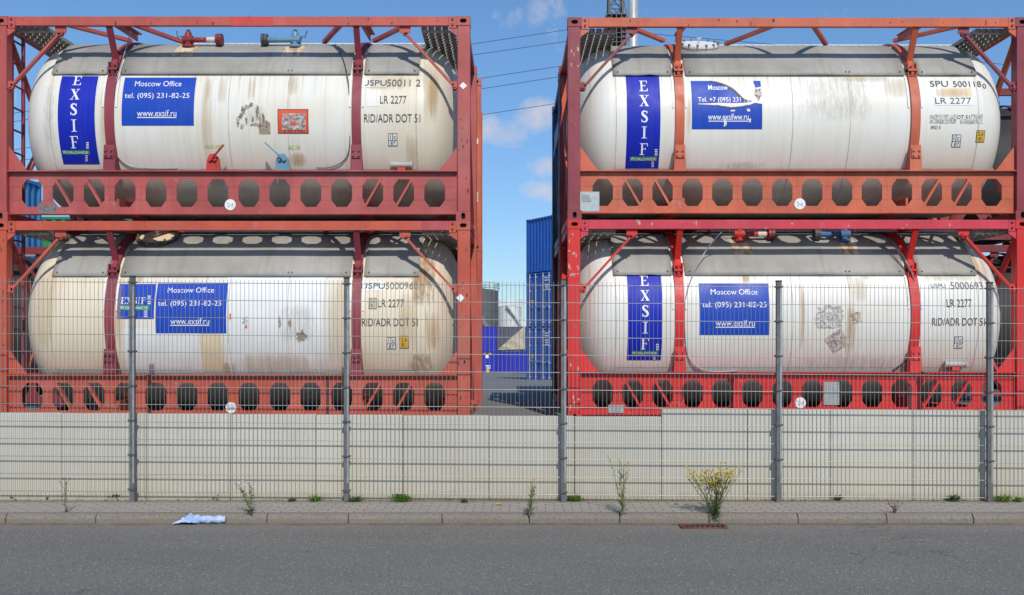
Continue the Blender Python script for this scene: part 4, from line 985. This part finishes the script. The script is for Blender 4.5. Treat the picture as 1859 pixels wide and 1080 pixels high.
# far containers at the end of the yard
d1 = 103; yb = CAMY + d1
def fx(px, d): return (px - CX) / F * d
zf = EYE - 65.5 / F * d1; r90 = R(90)
gk = 'containers at the far end of the yard'
xr_ = fx(902, d1) 
for k, lab in enumerate(('ultramarine freight container with white lettering, under another, far left of the gap', 'plain ultramarine freight container, upper of the pair far left of the gap')):
    r = freight((xr_ - 1.22, yb - 2, zf + 2.591 * k), 0, 6.058, M['cblue2'], False, group=gk, cat='freight container', label=lab)
    if k == 0:
        for (x, z, w_, h_) in ((.1, 1.05, .5, .12), (.2, .82, .4, .14), (.1, 1.9, .3, .5)): MB().box(x, x + w_, -.012, -.004, z, z + h_).build('marking', M['white'], r)
        MB().box(.15, .5, -.012, -.004, .25, .75).build('label', M['yellow'], r)
        MB().box(-.1, .7, -.012, -.004, 2.3, 2.42).build('stripe', M['yellow'], r)
r = freight((fx(903, d1) , yb + 1.22, zf), R(-90), 6.058, M['cblue2'], False, group=gk, cat='freight container', label='long blue freight container on the ground at the end of the yard, side on')
r = freight((fx(903, d1), yb + 1.22, zf + 2.591), R(-90), 6.058, M['cgrey'], False, group=gk, cat='freight container', label='dark grey freight container resting on the long blue one at the end of the yard')
m = MB(); A0, A1, A2 = at(903, 635, yb - .06), at(953, 634, yb - .06), at(953, 591, yb - .06)
n = 8; vs = []
for i in range(n + 1):
    a = A0.lerp(A1, i / n); b = A0.lerp(A2, i / n)
    for j in range(n + 1):
        p = a.lerp(b, j / n); vs.append((p.x, p.y - .08 - .05 * math.sin(i * 1.9 + j), p.z))
m.add(vs, [(i*(n+1)+j, (i+1)*(n+1)+j, (i+1)*(n+1)+j+1, i*(n+1)+j+1) for i in range(n) for j in range(n)])
tp = m.build('tarpaulin', flat('beige_tarpaulin', (.48, .42, .32), .8)); md = tp.modifiers.new('t', 'SOLIDIFY'); md.thickness = .03
tag(tp, 'beige three-cornered tarpaulin over the grey container at the end of the yard', 'tarpaulin')
# seen past the left end of the stacks
for k in range(2):
    freight((-11.7, 10.8, yz(-11, 9.5) + 2.591 * k), R(90), 6.058, M['cyan'], False, group='blue containers past the left stack', cat='freight container', label=('light blue freight container standing on the yard past the left stacks', 'light blue freight container on top, glimpsed through the leftmost opening, upper left frame')[k])
for k in range(2):
    freight((-11.1, 17.5, 5.50 - 2.591 * (2 - k)), R(90), 12.19, M['cgreen'], False, group='green containers past the left stack', cat='freight container', label=('long green freight container under another, behind the left stack', 'long green freight container on top, glimpsed under the left end of the upper left frame')[k])
# unseen third to fifth rows on the right, added to shade the gap
for j in range(3):
    for k in range(2):
        freight((1.35, 6.7 + 2.55 * j, .80 - .0268 * (3.2 + 2.55 * j) + 2.591 * k), R(-90), 6.058, (M['cbrown'], M['cblue'], M['cgrey'])[j], False, group='unseen freight containers added in the back rows', cat='freight container',
            label=('brown', 'blue', 'grey')[j] + ' unseen freight container added lengthwise in the back rows behind the right tanks, ' + ('lower', 'upper')[k] + ' one')

# ---------------------------------------------------------------- storage tanks, mast, pole, power lines
def silo(px0, px1, ptop, d, mat, label, railmat, stairs=True):
    x0, x1 = fx(px0, d), fx(px1, d); r = (x1 - x0) / 2; cx = (x0 + x1) / 2; y = CAMY + d; zt = EYE + (CY - ptop) / F * d; zb = yz(cx, y)
    root = empty('storage_tank', (cx, y, zb), label=label, cat='storage tank'); h = zt - zb
    m = MB(); n = 48; rings = [(r, 0), (r, h), (r * .5, h + r * .08), (.01, h + r * .12)]
    for rr, z in rings:
        for k in range(n): m.v.append((rr * math.cos(2*math.pi*k/n), rr * math.sin(2*math.pi*k/n), z))
    for i in range(3):
        for k in range(n): m.f.append((i*n+k, i*n+(k+1) % n, (i+1)*n+(k+1) % n, (i+1)*n+k))
    m.build('shell', mat, root, smooth=False)
    g = MB()
    for z in (h + .4, h + .75, h + 1.1): g.tube([((r + .1) * math.cos(2*math.pi*k/n), (r + .1) * math.sin(2*math.pi*k/n), z) for k in range(n + 1)], .045, 5)
    for k in range(0, n, 2): a = 2*math.pi*k/n; g.tube([((r+.1) * math.cos(a), (r+.1) * math.sin(a), h - .1), ((r+.1) * math.cos(a), (r+.1) * math.sin(a), h + 1.1)], .04, 5)
    g.build('railing', railmat, root)
    q = MB()
    for k in range(1, int(h / 1.8)): q.tube([((r + .01) * math.cos(2*math.pi*i/n), (r + .01) * math.sin(2*math.pi*i/n), k * 1.8) for i in range(n + 1)], .03, 4)
    q.build('hoop', mat, root)
    if stairs:
        s = MB()
        for k in range(40):
            a = R(-100) + k * .035 * 4 / r; z = h - k * .22
            if z < 0: break
            p = Vector((math.cos(a), math.sin(a), 0)); s.bar(p * (r + .05) + Vector((0, 0, z)), p * (r + .8) + Vector((0, 0, z)), .28, .04); s.tube([p * (r + .8) + Vector((0, 0, z)), p * (r + .8) + Vector((0, 0, z + 1))], .03, 4)
        s.build('stairs', railmat, root)
silo(790, 905, 528, 150, flat('dark_grey_tank_shell', (.11, .115, .115), .7, var=.1, scale=1), 'wide dark grey storage tank with a railing, beside the left stack in the gap', M['grating'])
silo(903, 947, 556, 165, flat('pale_tank_shell', (.62, .62, .60), .6, var=.08, scale=1), 'pale grey storage tank with white rail on its rim, in the gap', M['white'], True)
d = 45; x = fx(1149.5, d); pm_ = empty('mast_pole', (x, CAMY + d, yz(x, CAMY + d)), label='tall smooth galvanised pole rising behind the upper right tank beside the lattice mast', cat='pole')
MB().tube([(0, 0, 0), (0, 0, 24)], [.30, .20], 20, True).build('shaft', flat('galvanised_pole', (.50, .52, .54), .4, .3, .2, 2), pm_, smooth=True)
MB().box(-.35, .35, -.35, .35, 0, .06).build('base_plate', M['galv'], pm_)
d = 60; x = fx(1117, d); lm = empty('lattice_mast', (x, CAMY + d, yz(x, CAMY + d)), label='dark lattice steel mast beside the smooth pole above the upper right tank', cat='mast')
m = MB(); zz = 0; h0 = 26.0
def wd(z): return 1.45 - .028 * z
def cr(i, z): w = wd(z) / 2; return Vector(((-1, 1, 1, -1)[i] * w + .02 * z * 0, (-1, -1, 1, 1)[i] * w, z))
m2 = MB()
for i in range(4): m.bar(cr(i, 0), cr(i, h0), .12, .12)
while zz < h0 - .9:
    z2 = zz + .9
    for i in range(4):
        j = (i + 1) % 4; m2.bar(cr(i, zz), cr(j, z2), .05, .05); m2.bar(cr(j, zz), cr(i, z2), .05, .05); m2.bar(cr(i, z2), cr(j, z2), .05, .05)
    zz = z2
dm = flat('dark_mast_steel', (.08, .085, .09), .6); m.build('leg', dm, lm); m2.build('lattice', dm, lm)
m = MB()
for k in range(9): m.box(-.62 + .0 * k, .62, -.62, .62, 19.6 + .28 * k, 19.64 + .28 * k)
for k in range(5): m.box(-.62 + .3 * k, -.57 + .3 * k, -.66, -.62, 19.6, 21.9)
m.bar((.5, 0, 23), (1.6, 0, 17.6), .06, .06); m.bar((.62, 0, 24), (1.75, 0, 17.4), .05, .05); m.build('platform', flat('mast_platform', (.12, .12, .12), .7), lm)
lines = [((856, 80), (1035, 53)), ((856, 100), (1035, 74)), ((873, 142), (1010, 121)), ((875, 161), (1010, 140)), ((876, 208), (1008, 188))]
M['wire'] = flat('overhead_wire', (.06, .065, .08), .6)
def wire(a, b, x0, x1, d, lab, sag=0):
    dy = (b[1] - a[1]) / (b[0] - a[0]); pts = []
    for k in range(25):
        px = x0 + (x1 - x0) * k / 24; py = a[1] + (px - a[0]) * dy
        t = k / 24; pts.append(at(px, py + sag * 4 * t * (1 - t), CAMY + d))
    o = MB().tube(pts, .018 * d / 60, 5, False).build('power_line', M['wire']); tag(o, lab, 'power line', 'overhead power lines crossing the sky')
for i, ((a, b), nm) in enumerate(zip(lines, ('topmost', 'second highest', 'middle', 'second lowest', 'lowest'))):
    wire(a, b, -900, 1110 if i < 2 else 1300, 61, 'thin dark overhead power line in the gap between the stacks, ' + nm + ' of five')
wire((1190, 62), (1340, 75), 1118, 2900, 61, 'thin dark overhead power line falling to the right above the upper right tank')

# ---------------------------------------------------------------- weeds, litter, drain
M['stem'] = flat('weed_stem', (.12, .14, .045), .8, var=.3, scale=30); M['leaf'] = flat('weed_leaf', (.085, .14, .035), .7, var=.35, scale=30)
M['leafb'] = flat('bright_weed_leaf', (.13, .24, .03), .6, var=.3, scale=30); M['dry'] = flat('dry_stem', (.12, .085, .05), .9, var=.3, scale=30); M['petal'] = flat('yellow_petals', (.75, .55, .02), .7, var=.2, scale=60)
M['wpetal'] = flat('white_petals', (.7, .7, .66), .7); M['seed'] = flat('dark_seed_head', (.07, .05, .03), .9)
def leafq(m, p, d, L, w, up):
    d = d.normalized(); s = d.cross(up)
    if s.length < 1e-3: s = d.orthogonal()
    s = s.normalized() * w; mid = p + d * L * .5 + up * L * .08
    m.add([p, mid + s, p + d * L - up * L * .1, mid - s], [(0, 1, 2, 3)])
def weed(base, h, spread, nst, label, stem='stem', leaf='leaf', head=None, nleaf=14, heads=5, lw=.006, ll=.06, seed=1, group=None, hr=.012):
    rnd = random.Random(seed); root = empty('weed', base, label=label, cat='weed')
    if group: root['group'] = group
    ms, ml, mh = MB(), MB(), MB()
    for k in range(nst):
        a = rnd.uniform(0, 6.28); sp = spread * rnd.uniform(.15, 1) if nst > 1 else spread * .2; hh = h * rnd.uniform(.72, 1)
        dr = Vector((math.cos(a), math.sin(a) * .6, 0)); pts = []
        for i in range(8):
            t = i / 7; pts.append(dr * sp * (t ** 1.4) + Vector((rnd.uniform(-.008, .008), rnd.uniform(-.008, .008), hh * t)))
        ms.tube(pts, [.0045 * (1 - .6 * i / 7) for i in range(8)], 5)
        for i in range(nleaf):
            t = rnd.uniform(.04, .85) ** 1.2; q = t * 7; i0 = min(6, int(q)); p = pts[i0].lerp(pts[i0 + 1], q - i0)
            an = rnd.uniform(0, 6.28); leafq(ml, p, Vector((math.cos(an), math.sin(an), rnd.uniform(.2, 1.1))), ll * (1.2 - .7 * t) * rnd.uniform(.6, 1.3), lw, Vector((0, 0, 1)))
        tips = []
        for i in range(heads):
            t = rnd.uniform(.6, .95); q = t * 7; i0 = min(6, int(q)); p = pts[i0].lerp(pts[i0 + 1], q - i0); an = rnd.uniform(0, 6.28)
            e = p + Vector((math.cos(an) * .05, math.sin(an) * .04, rnd.uniform(.05, .10))) * (h / .5); ms.tube([p, e], .0022, 4); tips.append(e)
        tips.append(pts[-1])
        if head:
            for e in tips:
                for q in range(7):
                    an = q / 7 * 6.28 + rnd.random(); leafq(mh, e, Vector((math.cos(an), math.sin(an), rnd.uniform(.1, .6))), hr * rnd.uniform(1, 1.7), hr * .45, Vector((0, 0, 1)))
                mh.tube([e - Vector((0, 0, hr * .3)), e + Vector((0, 0, hr * .5))], hr * .45, 6)
    ms.build('stem', M[stem], root); 
    if nleaf: ml.build('leaf', M[leaf], root)
    if head: mh.build('flower' if head != 'seed' else 'seed_head', M[head], root)
    return root
g0 = lambda px, py, z=0: atz(px, py, z)
weed(g0(118, 946, -.094), .50, .12, 2, 'dry brown weed with round seed heads at the kerb, leftmost of the kerb weeds', 'dry', 'leaf', 'seed', 16, 2, .008, .05, 4)
weed(g0(455, 934), .36, .2, 4, 'scraggly weed with small white umbels in the kerb joint by the litter', 'stem', 'leaf', 'wpetal', 16, 2, .008, .07, 5, None, .016)
weed(g0(961, 935), .42, .15, 5, 'slim leafy weed with a few yellow tips in the kerb joint below the gap', 'stem', 'leaf', 'petal', 20, 1, .005, .075, 6, None, .009)
weed(g0(1129, 934), .62, .16, 6, 'tall narrow weed with two small yellow tops standing right of the third post', 'stem', 'leaf', 'petal', 26, 1, .005, .08, 7, None, .013)
weed(g0(1298, 949, -.094), .62, .40, 20, 'large bushy weed crowned with yellow flowers above the rusty drain grate', 'stem', 'leaf', 'petal', 24, 5, .0055, .085, 8, None, .018)
weed(g0(1625, 932), .16, .18, 7, 'low dry leafless weed in the kerb joint near the right side', 'dry', 'dry', None, 6, 2, .004, .03, 9)
def tuft(px, py, wpx, label, bright=False, seed=1, n=None):
    rnd = random.Random(seed); b = g0(px, py); w = wpx / 155; root = empty('weed_tuft', b, label=label, cat='weed', group='small weeds at the foot of the wall')
    m = MB(); n = n or int(30 + 60 * w / .1)
    for k in range(n):
        p = Vector((rnd.gauss(0, w * .22), rnd.gauss(0, .02), rnd.uniform(0, w * .18))); a = rnd.uniform(0, 6.28)
        leafq(m, p, Vector((math.cos(a), math.sin(a) * .7, rnd.uniform(.2, 1.3))), rnd.uniform(.03, .07) * min(1.6, w / .12 + .4), rnd.uniform(.006, .012), Vector((0, 0, 1)))
    m.build('leaf', M['leafb' if bright else 'leaf'], root)
    s = MB()
    for k in range(6): a = rnd.uniform(0, 6.28); s.tube([(0, 0, 0), (math.cos(a) * w * .3, math.sin(a) * .03, w * .25)], .003, 4)
    s.build('stem', M['stem'], root)
for i, (px, py, w, lab, br) in enumerate(((728, 911, 38, 'bright green leafy tuft at the wall foot, biggest of the wall foot weeds', True), (1043, 910, 22, 'bright green tuft just right of the third fence post', True), (572, 910, 16, 'green tuft at the wall foot left of the second fence post', True), (211, 907, 26, 'dark green weed tuft left of the first fence post', False), (178, 906, 14, 'small green tuft further left of the first fence post', False), (296, 906, 12, 'small green tuft right of the first fence post', True), (645, 911, 18, 'thin olive weed just right of the second fence post', False), (843, 912, 10, 'small dark tuft at the wall foot under the gap', False), (27, 907, 12, 'small green tuft at the far left of the wall foot', False), (393, 907, 18, 'low green tuft above the litter', False), (1733, 910, 18, 'green tuft left of the rightmost fence post', False), (1822, 911, 26, 'green leafy tuft right of the rightmost fence post', True), (1848, 911, 14, 'small bright tuft at the right edge of the wall foot', True), (1520, 908, 16, 'sparse dark tuft at the wall foot right of the fourth fence post', False), (90, 907, 10, 'tiny dark tuft at the wall foot near the dry weed', False), (530, 910, 9, 'tiny brown green tuft at the wall foot left of the second post', False))): tuft(px, py, w, lab, br, i + 20)
db = MB()
for k in range(2200):                       # dry bits and grit gathered along the wall foot and in the gutter
    gut = random.random() < .25
    p = Vector((random.uniform(-8, 8), random.gauss(-1.93, .02) if gut else -.945 - abs(random.gauss(0, .03)), -.092 if gut else .004)); a = random.uniform(0, 6.28)
    leafq(db, p, Vector((math.cos(a), math.sin(a), random.uniform(0, .5))), random.uniform(.008, .03), random.uniform(.002, .007), Vector((0, 0, 1)))
tag(db.build('dry_debris', M['dry']), 'dry leaf bits and grit scattered along the wall foot and gutter', 'debris', kind='stuff')
b = g0(905, 917); yl = MB()
for k in range(8):
    a = k; leafq(yl, Vector((random.uniform(-.02, .02), 0, .01)), Vector((math.cos(a), math.sin(a), .4)), .04, .014, Vector((0, 0, 1)))
tag(yl.build('flower_scrap', M['petal'], None, loc=b), 'tiny scrap of yellow blossom lying on the pavement below the gap', 'litter')
# crumpled paper litter
b = atz(365, 951, -.094); lit = empty('paper_litter', b, label='crumpled pale blue paper with a rolled end lying in the gutter', cat='litter')
def papermat():
    t = NT('printed_paper'); c = t.mix(t.ramp(t.noise(6, 3, .5, mapping=(1, 1, 2.5)), .57, .60), (.34, .44, .72), (.70, .52, .30)); c = t.mix(t.ramp(t.noise(9, 3), .4, .62), c, (.46, .55, .78)); return t.fin(c, .6)
pmx = papermat(); rnd = random.Random(5)
m = MB(); n = 14; x0 = .0
for i in range(n + 1):
    t = i / n; rr = .036 + .006 * math.sin(i * 1.3) + (.012 * rnd.random() if i < 5 else .004 * rnd.random())
    for k in range(14):
        a = 2 * math.pi * k / 14; q = rr * (1 + .06 * rnd.uniform(-1, 1)); m.v.append((-.08 + .34 * t, math.cos(a) * q + .02, .045 + math.sin(a) * q))
for i in range(n):
    for k in range(14): m.f.append((i*14+k, i*14+(k+1) % 14, (i+1)*14+(k+1) % 14, (i+1)*14+k))
m.build('roll', pmx, lit)
MB().tube([(.2605, .02, .045), (.262, .02, .045)], .024, 14).build('roll_end', M['tornbrown'], lit)
m = MB(); n = 12
for i in range(n + 1):
    for j in range(n + 1):
        u_, v_ = i / n, j / n; e = min(u_, 1 - u_, v_, 1 - v_) * 2
        m.v.append((-.29 + .25 * u_, -.07 + .16 * v_, .012 + .085 * math.sin(u_ * 2.6) ** 2 * (.25 + .75 * v_) + rnd.uniform(-.022, .022) * (.3 + e)))
for i in range(n):
    for j in range(n): m.f.append((i*(n+1)+j, (i+1)*(n+1)+j, (i+1)*(n+1)+j+1, i*(n+1)+j+1))
m.build('sheet', pmx, lit)
# drain grate
dg = empty('drain_grate', (2.02, -2.07, -.096), label='rusty slotted drain grate let into the road edge below the large yellow weed', cat='drain')
MB().box(-.27, .27, -.13, .13, -.05, -.0).build('pit', M['hole'], dg)
fr = MB(); fr.box(-.29, .29, .11, .14, -.05, .012); fr.box(-.29, .29, -.14, -.11, -.05, .012); fr.box(-.29, -.25, -.11, .11, -.05, .012); fr.box(.25, .29, -.11, .11, -.05, .012); fr.build('grate_frame', M['rusty'], dg)
for k in range(8):
    x = -.22 + k * .063; MB().bar((x + .03, .11, .005), (x - .03, -.11, .005), .028, .02).build('grate_bar', M['rusty'], dg)
dg.scale = (.84, .8, 1)
